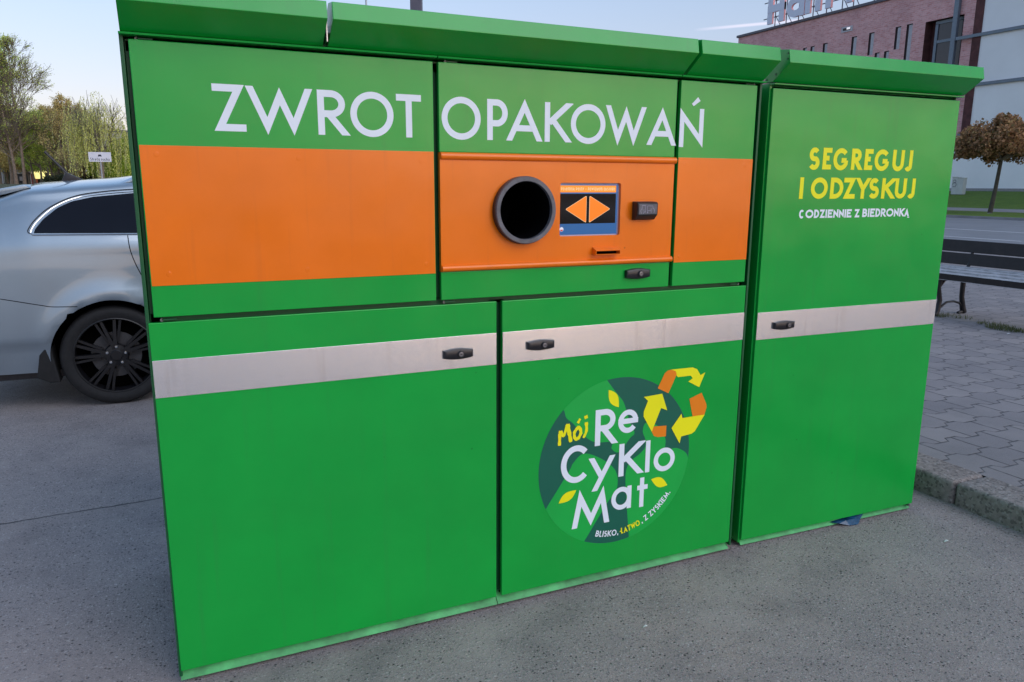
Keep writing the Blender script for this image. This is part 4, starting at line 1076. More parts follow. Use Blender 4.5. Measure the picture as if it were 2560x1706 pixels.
# tailgate spoiler, rear glass, lamps
mb = MB(); mb.prism([(-.44, 1.535), (-.48, 1.558), (-.62, 1.530), (-.82, 1.468), (-.81, 1.455), (-.60, 1.490)], -.60, .60, M['car'], 'y'); mb.build('spoiler', car, bevel=.008, smooth=50)
mb = MB(); mb.add([(-.715, -.52, 1.485), (-.715, .52, 1.485), (-1.005, .62, 1.105), (-1.005, -.62, 1.105)], [(0, 1, 2, 3)], M['tint']); mb.build('rear_window', car, fixn=False)
mb = MB()
for s_ in (-1, 1): mb.box(-1.06, -.97, s_ * .60, s_ * .775, .86, .98, M['scr_red'] if False else M['shop_red'])
build_each(mb, 'tail_lamp', car, bevel=.02)
# roof rail and antenna
mb = MB()
for s_ in (-1, 1): mb.tube([(.12, s_ * .62, 1.56), (.25, s_ * .625, 1.62), (1.0, s_ * .62, 1.68), (1.55, s_ * .61, 1.655), (1.66, s_ * .605, 1.615)], .014, M['chrome'], 8)
build_each(mb, 'roof_rail', car, smooth=True)
mb = MB(); mb.prism([(-.31, 1.575), (-.15, 1.59), (-.235, 1.632), (-.275, 1.652)], -.025, .02, M['black_plastic'], 'y'); ant = mb.build('antenna', car, bevel=.006, smooth=50)
mb = MB(); mb.tube([(-.265, 0, 1.640), (-.34, 0, 1.732), (-.400, 0, 1.805)], [.010, .008, .010], M['black_plastic'], 8); mb.build('mast', ant)
# mud flap and arches
mb = MB(); mb.prism([(-.40, .49), (-.47, .40), (-.50, .24), (-.42, .20), (-.36, .20), (-.385, .36)], -.905, -.70, M['rubber'], 'y'); mb.build('mud_flap', car, bevel=.01)
mb = MB(); mb.prism([(-.40, .49), (-.47, .40), (-.50, .24), (-.42, .20), (-.36, .20), (-.385, .36)], .70, .905, M['rubber'], 'y'); mb.build('mud_flap', car, bevel=.01)
def wheel(cx, s_):
    mb = MB(); r = .355; c = (cx, s_ * .80, .357)
    prof = [(.262, -.085), (.30, -.104), (.335, -.104), (.351, -.088), (.357, -.06), (.357, .06), (.351, .088), (.335, .104), (.262, .09)]
    mb.lathe([(a, b * 1.0) for a, b in prof], c, M['rubber'], 64); wh = mb.build('wheel', car, smooth=50)
    mb = MB(); o = s_ * .085
    mb.lathe([(.268, o * 1.10), (.277, o * 1.05), (.272, o * .85), (.255, o * .45), (.245, -o * .9)], c, M['rim_black'], 64)
    for k_ in range(5):
        for dd in (-.17, .17):
            a = 2 * math.pi * k_ / 5 + math.pi / 2 + R(8); a2 = a + dd
            dv = Vector((math.cos(a2), 0, math.sin(a2))); pv = Vector((-math.sin(a2), 0, math.cos(a2)))
            a3 = a + dd * .35; hv = Vector((math.cos(a3), 0, math.sin(a3)))
            C_ = Vector(c); 
            in_ = C_ + hv * .045; out_ = C_ + dv * .268
            vs = []
            for P_, ww, yo in ((in_, .014, .92), (in_.lerp(out_, .5), .0105, .90), (out_, .0095, .84)):
                for s2, dep in ((-1, 0), (1, 0), (1.3, -.035), (-1.3, -.035)):
                    vs.append((P_.x + pv.x * ww * s2, P_.y + o * yo + s_ * dep, P_.z + pv.z * ww * s2))
            fs = [(i * 4 + j, i * 4 + (j + 1) % 4, (i + 1) * 4 + (j + 1) % 4, (i + 1) * 4 + j) for i in range(2) for j in range(4)] + [(0, 1, 2, 3), (8, 9, 10, 11)]
            mb.add(vs, fs, M['rim_black'])
    for k_ in range(10):       # outer fork of each spoke
        a = 2 * math.pi * (k_ + .5) / 10 + math.pi / 2 + R(8); dv = Vector((math.cos(a), 0, math.sin(a))); pv = Vector((-math.sin(a), 0, math.cos(a))); C_ = Vector(c)
        P0 = C_ + dv * .10; P1 = C_ + dv * .268; vs = []
        for P_, ww in ((P0, .0085), (P1, .0085)):
            for s2, dep in ((-1, 0), (1, 0), (1, -.03), (-1, -.03)): vs.append((P_.x + pv.x * ww * s2, P_.y + o * .80 + s_ * dep, P_.z + pv.z * ww * s2))
        mb.add(vs, [(0, 1, 2, 3), (4, 5, 6, 7), (0, 1, 5, 4), (1, 2, 6, 5), (2, 3, 7, 6), (3, 0, 4, 7)], M['rim_black'])
    mb.lathe([(.0, o * 1.0), (.034, o * 1.0), (.040, o * .93), (.075, o * .86), (.082, o * .5)], c, M['rim_black'], 32)
    mb.build('rim', wh, smooth=35)
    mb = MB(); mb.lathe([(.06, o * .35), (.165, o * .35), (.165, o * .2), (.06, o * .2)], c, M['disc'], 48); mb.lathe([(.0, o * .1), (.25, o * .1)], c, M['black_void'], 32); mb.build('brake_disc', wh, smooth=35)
    mb = MB()
    for k_ in range(5):
        a = 2 * math.pi * k_ / 5 + math.pi / 2 + R(-4); mb.lathe([(.0, o * 1.02), (.009, o * 1.01), (.0115, o * .9), (.0115, o * .8)], (c[0] + .062 * math.cos(a), c[1], c[2] + .062 * math.sin(a)), M['chrome'], 12)
    build_each(mb, 'wheel_bolt', wh, smooth=35)
for cx in (0, 2.75):
    for s_ in (-1, 1): wheel(cx, s_)
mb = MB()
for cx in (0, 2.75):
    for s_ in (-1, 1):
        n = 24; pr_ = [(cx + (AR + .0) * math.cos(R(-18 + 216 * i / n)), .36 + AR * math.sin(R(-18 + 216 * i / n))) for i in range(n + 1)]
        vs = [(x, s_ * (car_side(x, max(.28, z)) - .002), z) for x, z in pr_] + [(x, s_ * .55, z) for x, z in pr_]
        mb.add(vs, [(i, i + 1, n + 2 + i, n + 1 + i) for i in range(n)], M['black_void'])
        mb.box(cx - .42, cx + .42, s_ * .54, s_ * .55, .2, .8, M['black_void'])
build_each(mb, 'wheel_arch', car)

# ================================================================== BENCH
bench = empty('park_bench', (8.42, 1.55, .118), 0, label='dark wooden slatted park bench with black cast iron legs on the block paving', cat='bench')
LB = 2.25
def plank(mb, x0, z0, x1, z1, th, y0, y1, mat):
    d = Vector((x1 - x0, z1 - z0)).normalized(); nn = Vector((-d.y, d.x)) * th
    mb.prism([(x0, z0), (x1, z1), (x1 + nn.x, z1 + nn.y), (x0 + nn.x, z0 + nn.y)], y0, y1, mat, 'y')
def prism_xz(mb, poly, y0, y1, mat): mb.prism(poly, y0, y1, mat, 'y')
mb = MB()
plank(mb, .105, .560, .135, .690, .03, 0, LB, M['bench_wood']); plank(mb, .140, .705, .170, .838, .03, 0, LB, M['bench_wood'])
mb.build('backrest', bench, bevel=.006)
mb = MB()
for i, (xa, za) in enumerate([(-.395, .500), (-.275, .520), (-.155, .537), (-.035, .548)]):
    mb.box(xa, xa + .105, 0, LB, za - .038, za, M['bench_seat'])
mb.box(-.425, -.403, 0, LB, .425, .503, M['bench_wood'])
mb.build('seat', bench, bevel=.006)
for yy in (1.84, .12):
    mb = MB()
    mb.tube([(.06, yy, .50), (.03, yy, .36), (.035, yy, .20), (.075, yy, .07), (.10, yy, .012)], [.032, .028, .027, .033, .036], M['iron'], 10)
    mb.tube([(.12, yy, .015), (.06, yy, .02), (-.0, yy, .012)], [.018, .022, .016], M['iron'], 8)
    mb.tube([(-.36, yy, .46), (-.39, yy, .34), (-.34, yy, .18), (-.36, yy, .06), (-.40, yy, .012)], [.030, .026, .026, .03, .034], M['iron'], 10)
    mb.tube([(.07, yy, .07), (.01, yy, .125), (-.10, yy, .155), (-.22, yy, .150), (-.33, yy, .09)], .013, M['iron'], 8)
    mb.tube([(.04, yy, .47), (-.05, yy, .435), (-.18, yy, .435), (-.30, yy, .41), (-.37, yy, .34)], .018, M['iron'], 8)
    mb.tube([(.06, yy, .48), (.10, yy, .60), (.155, yy, .83)], [.022, .018, .015], M['iron'], 8)
    mb.build('leg', bench, smooth=60)

# ================================================================== small things
def weeds(name, pts, label):
    V_ = []; F_ = []
    for cx, cy, r, n in pts:
        for _ in range(n):
            a = random.uniform(0, 6.28); d = r * math.sqrt(random.random()); x, y_ = cx + d * math.cos(a), cy + d * math.sin(a) * 1.6
            hh = random.uniform(.015, .05); th = random.uniform(0, 6.28); w2 = .004; lean = random.uniform(-.03, .03)
            o = len(V_); V_ += [(x - w2 * math.cos(th), y_ - w2 * math.sin(th), .118), (x + w2 * math.cos(th), y_ + w2 * math.sin(th), .118), (x + lean, y_ + lean, .118 + hh)]; F_.append((o, o + 1, o + 2))
    mb = MB(); mb.add(V_, F_, M['weed']); return tag(mb.build(name, fixn=False), label=label, cat='weeds', kind='stuff')
weeds('weeds', [(7.95, 2.52, .13, 420), (8.08, 2.75, .10, 120), (8.02, 3.42, .10, 160), (8.2, 3.25, .12, 90)], 'small green weeds growing in the paving joint in front of the bench')
mb = MB()
vs = [(2.79, .012, .020), (2.83, -.012, .016), (2.88, -.030, .004), (2.93, -.034, .003), (2.955, -.020, .016), (3.0, -.002, .040), (2.95, .006, .034), (2.89, .012, .026), (2.87, -.012, .024), (2.93, -.014, .022)]
mb.add(vs, [(0, 1, 8, 7), (1, 2, 8), (2, 3, 9, 8), (3, 4, 9), (4, 5, 6, 9), (9, 6, 7, 8)], M['blue_bag'])
o = mb.build('plastic_bag'); tag(o, label='scrap of blue plastic film caught under the single-door cabinet', cat='litter')
def scrap(x, y_, z, s_, label, rot=0):
    mb = MB(); mb.add([(x - s_, y_, z + .003), (x, y_ - s_ * .35, z + .008), (x + s_, y_ + .002, z + .004), (x + s_ * .3, y_ + s_ * .5, z + .009), (x - s_ * .6, y_ + s_ * .4, z + .003)], [(0, 1, 3, 4), (1, 2, 3)], M['litter'])
    tag(mb.build('paper_scrap'), label=label, cat='litter')
scrap(1.52, -.335, 0, .012, 'tiny white paper scrap on the asphalt in front of the logo door')
scrap(3.15, -.325, 0, .016, 'pale bottle-cap sized scrap on the asphalt by the kerb')
scrap(7.72, 2.34, .118, .03, 'white litter beside the weeds in the paving')
scrap(41.3, 24.9, .17, .22, 'white litter at the foot of the copper-leaved street tree')

# lamp posts
lp = empty('lamp_post', (2.86, 6.45, 0), R(-24), label='thick square dark grey post rising behind the machine', cat='post')
mb = MB(); mb.box(-.065, .065, -.065, .065, 0, 5.6, M['post']); mb.build('shaft', lp, bevel=.008); mb = MB(); mb.box(-.15, .15, -.15, .15, 0, .02, M['post']); mb.build('base_plate', lp, bevel=.003)
mb = MB(); mb.box(-.12, .12, -.7, .1, 5.605, 5.70, M['post']); mb.build('lamp_head', lp, bevel=.02)
X_, Y_ = at(930, 28)
pl = empty('thin_pole', (X_, Y_, 0), 0, label='thin pale metal pole seen above the machine, left of the thick post', cat='pole')
mb = MB(); mb.tube([(0, 0, 0), (0, 0, 9.5)], [.04, .028], M['galv'], 12); mb.build('shaft', pl, smooth=True); mb = MB(); mb.lathe([(.0, 9.56), (.04, 9.53), (.04, 9.5), (.028, 9.48)], (0, 0, 0), M['galv'], 12, 'z'); mb.build('cap', pl)

# zone sign
X_, Y_ = at(257, 34)
zs = empty('zone_sign', (X_, Y_, 0), R(-8), label='white road sign reading Strefa ruchu on a steel post beyond the car', cat='road sign')
mb = MB(); mb.box(-.455, .455, -.012, 0, 2.50, 2.92, M['signwhite']); pn = mb.build('sign_panel', zs, bevel=.004)
its, xe = line_text('Strefa ruchu', 0, 2.545, .10, .078, .016, .18); k = .80 / xe
WH = dict(S=.13, t=.12, f=.13, h=.13)
text_mesh('lettering', [(c, -.40 + a * k, -.40 + b * k, z0, z0 + WH.get(c, .09), .016) for c, a, b, z0, z1, w_ in its], M['ink'], pn, y=-.013, step=.0004)
mb = MB(); flat_poly(mb, [(-.07, 2.72), (-.045, 2.72), (-.045, 2.735), (.045, 2.735), (.045, 2.72), (.07, 2.72), (.07, 2.775), (.05, 2.815), (-.05, 2.815), (-.07, 2.775)], -.0135, M['ink']); mb.build('car_symbol', pn, fixn=False)
mb = MB(); mb.box(-.455, .455, -.0005 + .002, .012, 2.50, 2.92, M['galv']); mb.build('back_frame', pn, bevel=.003)
mb = MB(); mb.tube([(0, .04, 0), (0, .04, 2.9)], .03, M['galv'], 12); mb.build('post', zs, smooth=True)

# electric cabinet
ec = empty('utility_cabinet', (57.0, 38.05, 1.0), 0, label='pale grey utility cabinet with a scrawled tag at the foot of the grey wall', cat='utility box')
mb = MB(); mb.box(-.2, .2, -.45, .0, .0, 1.25, M['cabinet']); mb.box(-.2, .2, .01, .5, .0, 1.32, M['cabinet']); bx = mb.build('housing', ec, bevel=.02)
mb = MB(); mb.box(-.23, .23, -.47, .0, 1.25, 1.29, M['cabinet']); mb.box(-.23, .23, .01, .52, 1.32, 1.36, M['cabinet']); mb.build('lid', ec, bevel=.01)
mb = MB()
for cz, rr in ((1.0, .11), (.75, .15)):
    pts = [(-.206, .27 + rr * math.cos(R(a)), cz + rr * 1.1 * math.sin(R(a))) for a in range(0, 330, 20)]; mb.tube(pts, .018, M['ink'], 5)
mb.build('scrawl', bx)

# ================================================================== BUILDING
BX = 60.0
bld = empty('brick_building', (BX, 40.4, 1.2), 0, label='large red brick block with narrow slit windows and rooftop letters', cat='building')
def bbox(mb, x0, x1, y0, y1, z0, z1, mat): mb.box(x0 - BX, x1 - BX, y0 - 40.4, y1 - 40.4, z0 - 1.2, z1 - 1.2, mat)
# facade as a slab with rectangular holes
slits = [(57.67, 57.15, 15.2, 14.5), (58.65, 58.15, 15.2, 14.8), (56.08, 55.52, 15.24, 14.15), (52.64, 52.05, 15.28, 13.4), (50.70, 50.12, 15.30, 13.35), (47.91, 47.35, 15.33, 13.45), (46.79, 46.20, 15.35, 12.0), (49.87, 49.36, 13.46, 11.9), (48.87, 48.36, 13.45, 11.6),
 (65.0, 64.4, 15.1, 13.6), (62.0, 61.4, 15.1, 14.2), (66.5, 65.9, 13.0, 10.5), (54.2, 53.6, 11.5, 9.0), (60.0, 59.4, 11.5, 8.2), (51.5, 50.9, 9.0, 6.5), (57, 56.4, 7.5, 5), (63, 62.4, 7.5, 5)]
vent = (53.92, 52.62, 16.33, 15.84)
recess = (44.97, 41.5, 15.22, 6.2)
holes = [(b, a, d, c) for a, b, c, d in slits] + [(recess[1], recess[0], recess[3], recess[2])]
ys = sorted({40.4, 68.45} | {h_[0] for h_ in holes} | {h_[1] for h_ in holes}); zs_ = sorted({1.25, 17.75} | {h_[2] for h_ in holes} | {h_[3] for h_ in holes})
mb = MB(); VI = {}
vs = []
for i, y_ in enumerate(ys):
    for j, z in enumerate(zs_): VI[i, j] = len(vs); vs.append((0, y_ - 40.4, z - 1.2))
fs = []
for i in range(len(ys) - 1):
    for j in range(len(zs_) - 1):
        cy, cz = (ys[i] + ys[i + 1]) / 2, (zs_[j] + zs_[j + 1]) / 2
        if any(h_[0] < cy < h_[1] and h_[2] < cz < h_[3] for h_ in holes): continue
        fs.append((VI[i, j], VI[i, j + 1], VI[i + 1, j + 1], VI[i + 1, j]))
mb.add(vs, fs, M['brick'])
W_ = 30
Y0_, Y1_ = 0, 28.05
mb.add([(0, Y1_, .05), (W_, Y1_, .05), (W_, Y1_, 16.55), (0, Y1_, 16.55)], [(0, 1, 2, 3)], M['brick'])
mb.add([(W_, Y1_, .05), (W_, Y0_, .05), (W_, Y0_, 16.55), (W_, Y1_, 16.55)], [(0, 1, 2, 3)], M['brick'])
mb.add([(0, Y0_, 16.55), (W_, Y0_, 16.55), (W_, Y1_, 16.55), (0, Y1_, 16.55)], [(0, 1, 2, 3)], M['coping'])
mb.add([(0, Y0_, .05), (W_, Y0_, .05), (W_, Y0_, 16.55), (0, Y0_, 16.55)], [(0, 1, 2, 3)], M['brick'])
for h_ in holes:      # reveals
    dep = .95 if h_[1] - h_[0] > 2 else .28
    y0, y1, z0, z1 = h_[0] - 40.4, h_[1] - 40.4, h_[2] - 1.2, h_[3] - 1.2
    mt = M['brick_shaded'] if dep > .5 else M['slit']
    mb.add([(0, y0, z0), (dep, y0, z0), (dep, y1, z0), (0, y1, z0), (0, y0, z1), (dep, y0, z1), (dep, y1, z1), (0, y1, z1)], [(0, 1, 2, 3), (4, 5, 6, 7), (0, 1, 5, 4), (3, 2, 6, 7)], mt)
mb.build('wall', bld, fixn=False)
mb = MB(); mb.box(-.18, W_, -.02, Y1_ + .15, 16.555, 16.80, M['coping']); mb.build('coping', bld, bevel=.02)
for h_ in holes[:-1]:
    y0, y1, z0, z1 = h_[0] - 40.4, h_[1] - 40.4, h_[2] - 1.2, h_[3] - 1.2
    mb = MB(); mb.box(.10, .14, y0, y1 - .16, z0, z1 - .06, M['louvre']); mb.box(.11, .14, y1 - .15, y1 - .002, z0, z1, M['slit']); mb.build('window', bld)
mb = MB(); y0, y1 = vent[1] - 40.4, vent[0] - 40.4; z0, z1 = vent[3] - 1.2, vent[2] - 1.2
mb.box(-.06, 0, y0, y1, z0, z1, M['louvre']); mb.box(-.075, -.061, y0 + .2, y1 - .2, z0 + .14, z1 - .14, M['slit']); mb.box(-.09, -.076, y0 + .25, (y0 + y1) / 2, z0 + .2, z1 - .12, M['scr_white']); mb.build('wall_lamp', bld)
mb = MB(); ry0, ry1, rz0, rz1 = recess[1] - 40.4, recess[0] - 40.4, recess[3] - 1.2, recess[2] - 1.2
mb.box(.93, .97, ry0, ry1, rz0, rz1, M['brick_shaded']); mb.build('recess_back', bld)
mb = MB()
for a, b in ((ry1 - .95, ry1 - .70), (ry0 + .02, ry0 + .25)): mb.box(.35, .55, a, b, rz0, rz1 - .25, M['steelblue'])
mb.box(.35, .55, ry0 + .25, ry1 - .70, rz1 - .30, rz1 - .05, M['steelblue'])
for zz in (12.2, 8.6): mb.box(.36, .54, ry0 + .25, ry1 - .95, zz - 1.2 + 1.2, zz - 1.2 + 1.42, M['steelblue'])
fr = mb.build('window_frame', bld)
mb = MB(); mb.box(.43, .45, ry0 + .25, ry1 - .95, rz0, rz1 - .30, M['darkglass']); mb.build('pane', fr)
mb = MB(); mb.box(-.35, -.05, 41.85 - 40.4, 42.25 - 40.4, 4.6, 17.4, M['steelblue']); mb.build('column', bld, bevel=.02)
# lettering on the roof
def roof_letter(ch, ya, yb, za, zb, w_, d=.22):
    r = glyph_strokes(ch, 0, ya - yb, za, zb, w_)
    root = MB(); X0 = -.6
    k_ = 0
    for quads in r:
        off = .012 * k_; k_ += 1
        n = len(quads)
        # front faces
        for q in quads:
            root.add([(X0 - off, ya - a - 40.4, z - 1.2) for a, z in q], [tuple(range(len(q)))], M['sign_face'])
            m = len(q)
            root.add([(X0 - off, ya - a - 40.4, z - 1.2) for a, z in q] + [(X0 + d, ya - a - 40.4, z - 1.2) for a, z in q], [(i, (i + 1) % m, m + (i + 1) % m, m + i) for i in range(m)], M['sign_side'])
    return root
for ch, ya, yb, za, zb, w_ in (('H', 63.43, 61.05, 18.2, 21.1, .72), ('a', 60.72, 58.32, 18.25, 20.25, .66), ('m', 58.25, 54.92, 18.27, 20.3, .70), ('l', 53.17, 52.45, 18.3, 21.1, .72)):
    rl = roof_letter(ch, ya, yb, za, zb, w_).build('roof_letter', bld, fixn=False); tag(rl, label='pale rooftop letter %s with red sides' % ch if ch != 'l' else 'pale rooftop letter stem with red sides')
mb = MB()
for y_ in (62.9, 61.3, 59.6, 57.7, 56.0, 54.1, 52.8, 50.5): 
    mb.tube([(.0, y_ - 40.4, 16.8), (.0, y_ - 40.4, 19.6)], .06, M['post'], 6); mb.tube([(.9, y_ - 40.4, 16.8), (.0, y_ - 40.4, 17.9)], .04, M['post'], 6)
for z in (17.75, 19.35): mb.tube([(.0, 24.2, z), (.0, 6.5, z)], .05, M['post'], 6)
mb.build('sign_rack', bld)

gb = empty('grey_building', (BX, 30, 1.2), 0, label='pale grey rendered hall with dark horizontal bands beside the brick block', cat='building')
mb = MB(); mb.box(-.25, 30, -50, 10.38, .06, 21, M['panel']); mb.box(-.24, 0, 10.38, 38.3, .06, 4.42, M['panel']); mb.build('wall', gb)
mb = MB(); mb.box(-.30, -.251, -50, 38.3, -.3, .28, M['plinth']); mb.build('plinth', gb)
for z in (12.02, 8.25, 4.42): 
    mb = MB(); mb.box(-.42, -.252, -50, 11.75 if z > 12 else 10.6, z, z + .24, M['steelblue']); mb.build('band', gb)
mb = MB(); mb.box(-.31, -.251, 9.7, 10.40, 4.68, 20.9, M['brick_shaded']); mb.build('brick_strip', gb)  # strip of brick with its shadow painted in

# ================================================================== TREES
def leaf_cloud(centers, radii, n, size, squash=1.0, aspect=.6, up=0.0):
    centers = np.asarray(centers, float); radii = np.asarray(radii, float)
    idx = rng.integers(0, len(centers), n)
    d = rng.normal(size=(n, 3)); d /= np.linalg.norm(d, axis=1, keepdims=True)
    rr = rng.random(n) ** .6 * 1.15
    p = centers[idx] + d * (rr * radii[idx])[:, None] * np.array([1, 1, squash])
    a = rng.normal(size=(n, 3)); a[:, 2] += up; a /= np.linalg.norm(a, axis=1, keepdims=True)
    b = np.cross(a, rng.normal(size=(n, 3))); b /= np.linalg.norm(b, axis=1, keepdims=True)
    s_ = size * rng.uniform(.6, 1.3, n)[:, None]
    q = np.stack([p - a * s_, p + b * s_ * aspect, p + a * s_, p - b * s_ * aspect], 1).reshape(-1, 3)
    return q
def leaf_object(name, q, mat, parent=None):
    n = len(q) // 4; me = bpy.data.meshes.new(name)
    me.vertices.add(len(q)); me.vertices.foreach_set('co', q.ravel().astype(np.float32))
    me.loops.add(4 * n); me.loops.foreach_set('vertex_index', np.arange(4 * n, dtype=np.int32))
    me.polygons.add(n); me.polygons.foreach_set('loop_start', np.arange(0, 4 * n, 4, dtype=np.int32)); me.polygons.foreach_set('loop_total', np.full(n, 4, np.int32))
    me.update(calc_edges=True); me.materials.append(mat)
    o = bpy.data.objects.new(name, me); COL.objects.link(o); o.parent = parent; return o
def branches(mb, p, d, L_, r, depth, tips, mat, spread=.55, upb=.25, nseg=3, kids=(3, 4), minr=.012):
    pts = [p.copy()]; rad = [r]; q = p.copy(); dd = d.copy()
    for i in range(nseg):
        dd = (dd + Vector((random.gauss(0, .10), random.gauss(0, .10), random.gauss(0, .06) + upb * .12))).normalized()
        q = q + dd * L_ / nseg; pts.append(q.copy()); rad.append(max(minr, r * (1 - .45 * (i + 1) / nseg)))
    mb.tube(pts, rad, mat, 7 if depth > 3 else (5 if depth > 1 else 3), cap=False)
    tips.append((q.copy(), depth))
    if depth <= 0: return
    k_ = random.randint(*kids)
    for i in range(k_):
        t = random.uniform(.35, 1.0) if i else 1.0
        j = min(nseg - 1, int(t * nseg)); base = pts[j].lerp(pts[j + 1], t * nseg - j) if t < 1 else pts[-1]
        ax = Vector((random.gauss(0, 1), random.gauss(0, 1), random.gauss(0, 1))).cross(dd).normalized()
        nd = (dd + ax * random.uniform(.6, 1.3) * spread * (1 if i else .4) + Vector((0, 0, upb * .5))).normalized()
        branches(mb, base, nd, L_ * random.uniform(.62, .80), max(minr, r * .56), depth - 1, tips, mat, spread, upb, nseg, kids, minr)
def gz(x, y_): return hgt(x, y_)
def bare_tree(u, D, H, label, r=.25, leafmat_=None, nleaf=0, lsize=.16, stems=1, seed=1, depth=5, trunkf=.28, spread=.5, group=None, name='deciduous_tree'):
    random.seed(seed); x, y_ = at(u, D); z = gz(x, y_)
    t = empty(name, (x, y_, z), 0, label=label, cat='tree', group=group)
    mb = MB(); tips = []
    for s_ in range(stems):
        lean = Vector((random.uniform(-.12, .12) * (stems > 1), random.uniform(-.1, .1), 1)).normalized()
        base = Vector((s_ * .35, 0, -.1)); top = base + lean * H * trunkf
        mb.tube([base, base.lerp(top, .5), top], [r * 1.25, r, r * .85], M['bark'], 9)
        for k_ in range(4 if stems == 1 else 3):
            a = random.uniform(0, 6.28); d = Vector((math.cos(a) * spread * .8, math.sin(a) * spread * .8, 1)).normalized() if k_ else lean
            branches(mb, top, d, H * (.26 if k_ else .30), r * .55, depth - 1, tips, M['bark'], spread, .35, 3, (3, 4), .016)
    mb.build('trunk', t, fixn=False, smooth=True)
    if nleaf:
        c = [tuple(p) for p, dp in tips if dp <= 1]; leaf_object('crown', leaf_cloud(c, [.35] * len(c), nleaf, lsize), leafmat_, t)
    return t
def stem_tree(u, D, H, Wd, label, leafm, nleaf, lsize, seed, stems=((0, 0),), r=.17, clear=.22, nb=26, group=None, name='deciduous_tree', twig=.015, depth=2, up=.75):
    """upright stems with ascending side limbs, each ending in a spray of twigs"""
    random.seed(seed); x, y_ = at(u, D); z = gz(x, y_)
    t = empty(name, (x, y_, z), 0, label=label, cat='tree', group=group); mb = MB(); tips = []
    for k_, (ox_, lean) in enumerate(stems):
        Hs = H * (1 if k_ == 0 else .93); pts = []
        for i in range(9):
            f = i / 8; pts.append(Vector((ox_ + lean * f * f * H + .10 * math.sin(f * 7 + k_), .1 * math.cos(f * 5), Hs * f - .1)))
        mb.tube(pts, [r * (1.25 if i == 0 else 1) * (1 - .93 * (i / 8)) + .014 for i in range(9)], M['bark'], 8, cap=False)
        for b in range(nb):
            f = clear + (1 - clear) * (b + random.random()) / nb; i = min(7, int(f * 8)); base = pts[i].lerp(pts[i + 1], f * 8 - i)
            g = (f - clear) / (1 - clear); wid = Wd * .5 * (math.sin(math.pi * (.22 + .74 * g)) ** .8) * random.uniform(.75, 1.1)
            a = random.uniform(0, 6.28); d = Vector((math.cos(a), math.sin(a), up + .5 * g)).normalized()
            branches(mb, base, d, max(.5, wid * .72), max(.02, .055 * (1 - .6 * g)), depth, tips, M['bark'], .62, .25, 3, (3, 5), twig)
    mb.build('trunk', t, fixn=False, smooth=True)
    if nleaf:
        c = [tuple(p) for p, dp in tips if dp <= 1]; leaf_object('crown', leaf_cloud(c, [.30] * len(c), nleaf, lsize), leafm, t)
    return t
def bushy(u, D, H, Wd, label, mat, n=9000, seed=1, group=None, lsize=.17, name='bushy_tree', base=.0, trunk=True, blobs=110):
    random.seed(seed); x, y_ = at(u, D); z = gz(x, y_)
    t = empty(name, (x, y_, z), 0, label=label, cat='tree' if trunk else 'shrub', group=group)
    mb = MB(); tips = []
    k0 = Vector((0, 0, -.1))
    if trunk:
        mb.tube([k0, Vector((0, 0, H * .25))], [.16, .12], M['bark'], 7)
        for _ in range(5):
            a = random.uniform(0, 6.28); branches(mb, Vector((0, 0, H * random.uniform(.08, .25))), Vector((math.cos(a) * .5, math.sin(a) * .5, 1)).normalized(), H * .30, .07, 3, tips, M['bark'], .5, .3, 3, (3, 4), .014)
        mb.build('trunk', t, fixn=False, smooth=True)
    C_, Rr = [], []
    for _ in range(blobs):
        a = random.uniform(0, 6.28); hh = random.random(); d = Wd * .5 * math.sqrt(random.random()) * (math.sin(math.pi * min(1, .22 + hh * .74))) ** .8
        C_.append((d * math.cos(a), d * math.sin(a), base * H + (1 - base) * H * (.04 + .90 * hh))); Rr.append(random.uniform(.12, .30) * Wd * .5)
    leaf_object('crown', leaf_cloud(C_, Rr, n, lsize), mat, t)
    return t
GT = 'trees beyond the car park'
stem_tree(62, 88, 15.4, 6.6, 'tall bare two-stemmed tree with fine twigs, left of the dark radio mast', M['leaf_spring'], 12000, .07, 3, ((0, 0), (-.9, -.06)), .17, .20, 34, GT, depth=3)
stem_tree(0, 92, 16.4, 6.2, 'tall tree with fresh green upper leaves at the left photo edge', M['leaf_spring'], 24000, .095, 11, ((0, 0),), .20, .25, 30, GT, depth=3)
stem_tree(-75, 95, 16.5, 7.0, 'tall thin-leaved tree just outside the left photo edge', M['leaf_spring'], 9000, .10, 12, ((0, 0),), .2, .25, 24, GT, depth=2)
stem_tree(30, 90, 8.0, 4.6, 'short dark-trunked tree with brown twigs between two taller trunks', M['leaf_olive'], 9000, .07, 5, ((0, 0),), .19, .30, 22, GT, depth=3)
stem_tree(104, 97, 8.2, 5.4, 'bright green spring tree right of the tall bare tree', M['leaf_spring'], 17000, .085, 21, ((0, 0), (.8, .02), (-.8, -.02)), .12, .24, 20, GT)
stem_tree(135, 100, 9.4, 5.0, 'thin twiggy tree whose bare tips stand above the middle of the row', M['leaf_olive'], 7000, .07, 61, ((0, 0), (.6, .03)), .11, .26, 24, GT)
stem_tree(150, 92, 8.0, 5.4, 'yellow-green bushy tree in the middle of the left tree row', M['leaf_spring'], 17000, .085, 22, ((0, 0), (.7, .02), (-.7, -.03)), .12, .08, 20, GT)
stem_tree(180, 88, 9.3, 4.6, 'brownish twiggy tree immediately left of the willow', M['leaf_olive'], 16000, .07, 23, ((0, 0), (.6, .02), (-.6, -.02)), .12, .08, 24, GT)
stem_tree(212, 90, 8.2, 4.4, 'olive-brown tree in front of the willow, left of the sign', M['leaf_olive'], 14000, .075, 62, ((0, 0), (.6, .02)), .12, .05, 24, GT)
bushy(75, 106, 6.4, 6.5, 'dull brown-green tree behind the tall bare tree', M['leaf_olive'], 12000, 27, GT, .12, base=.32)
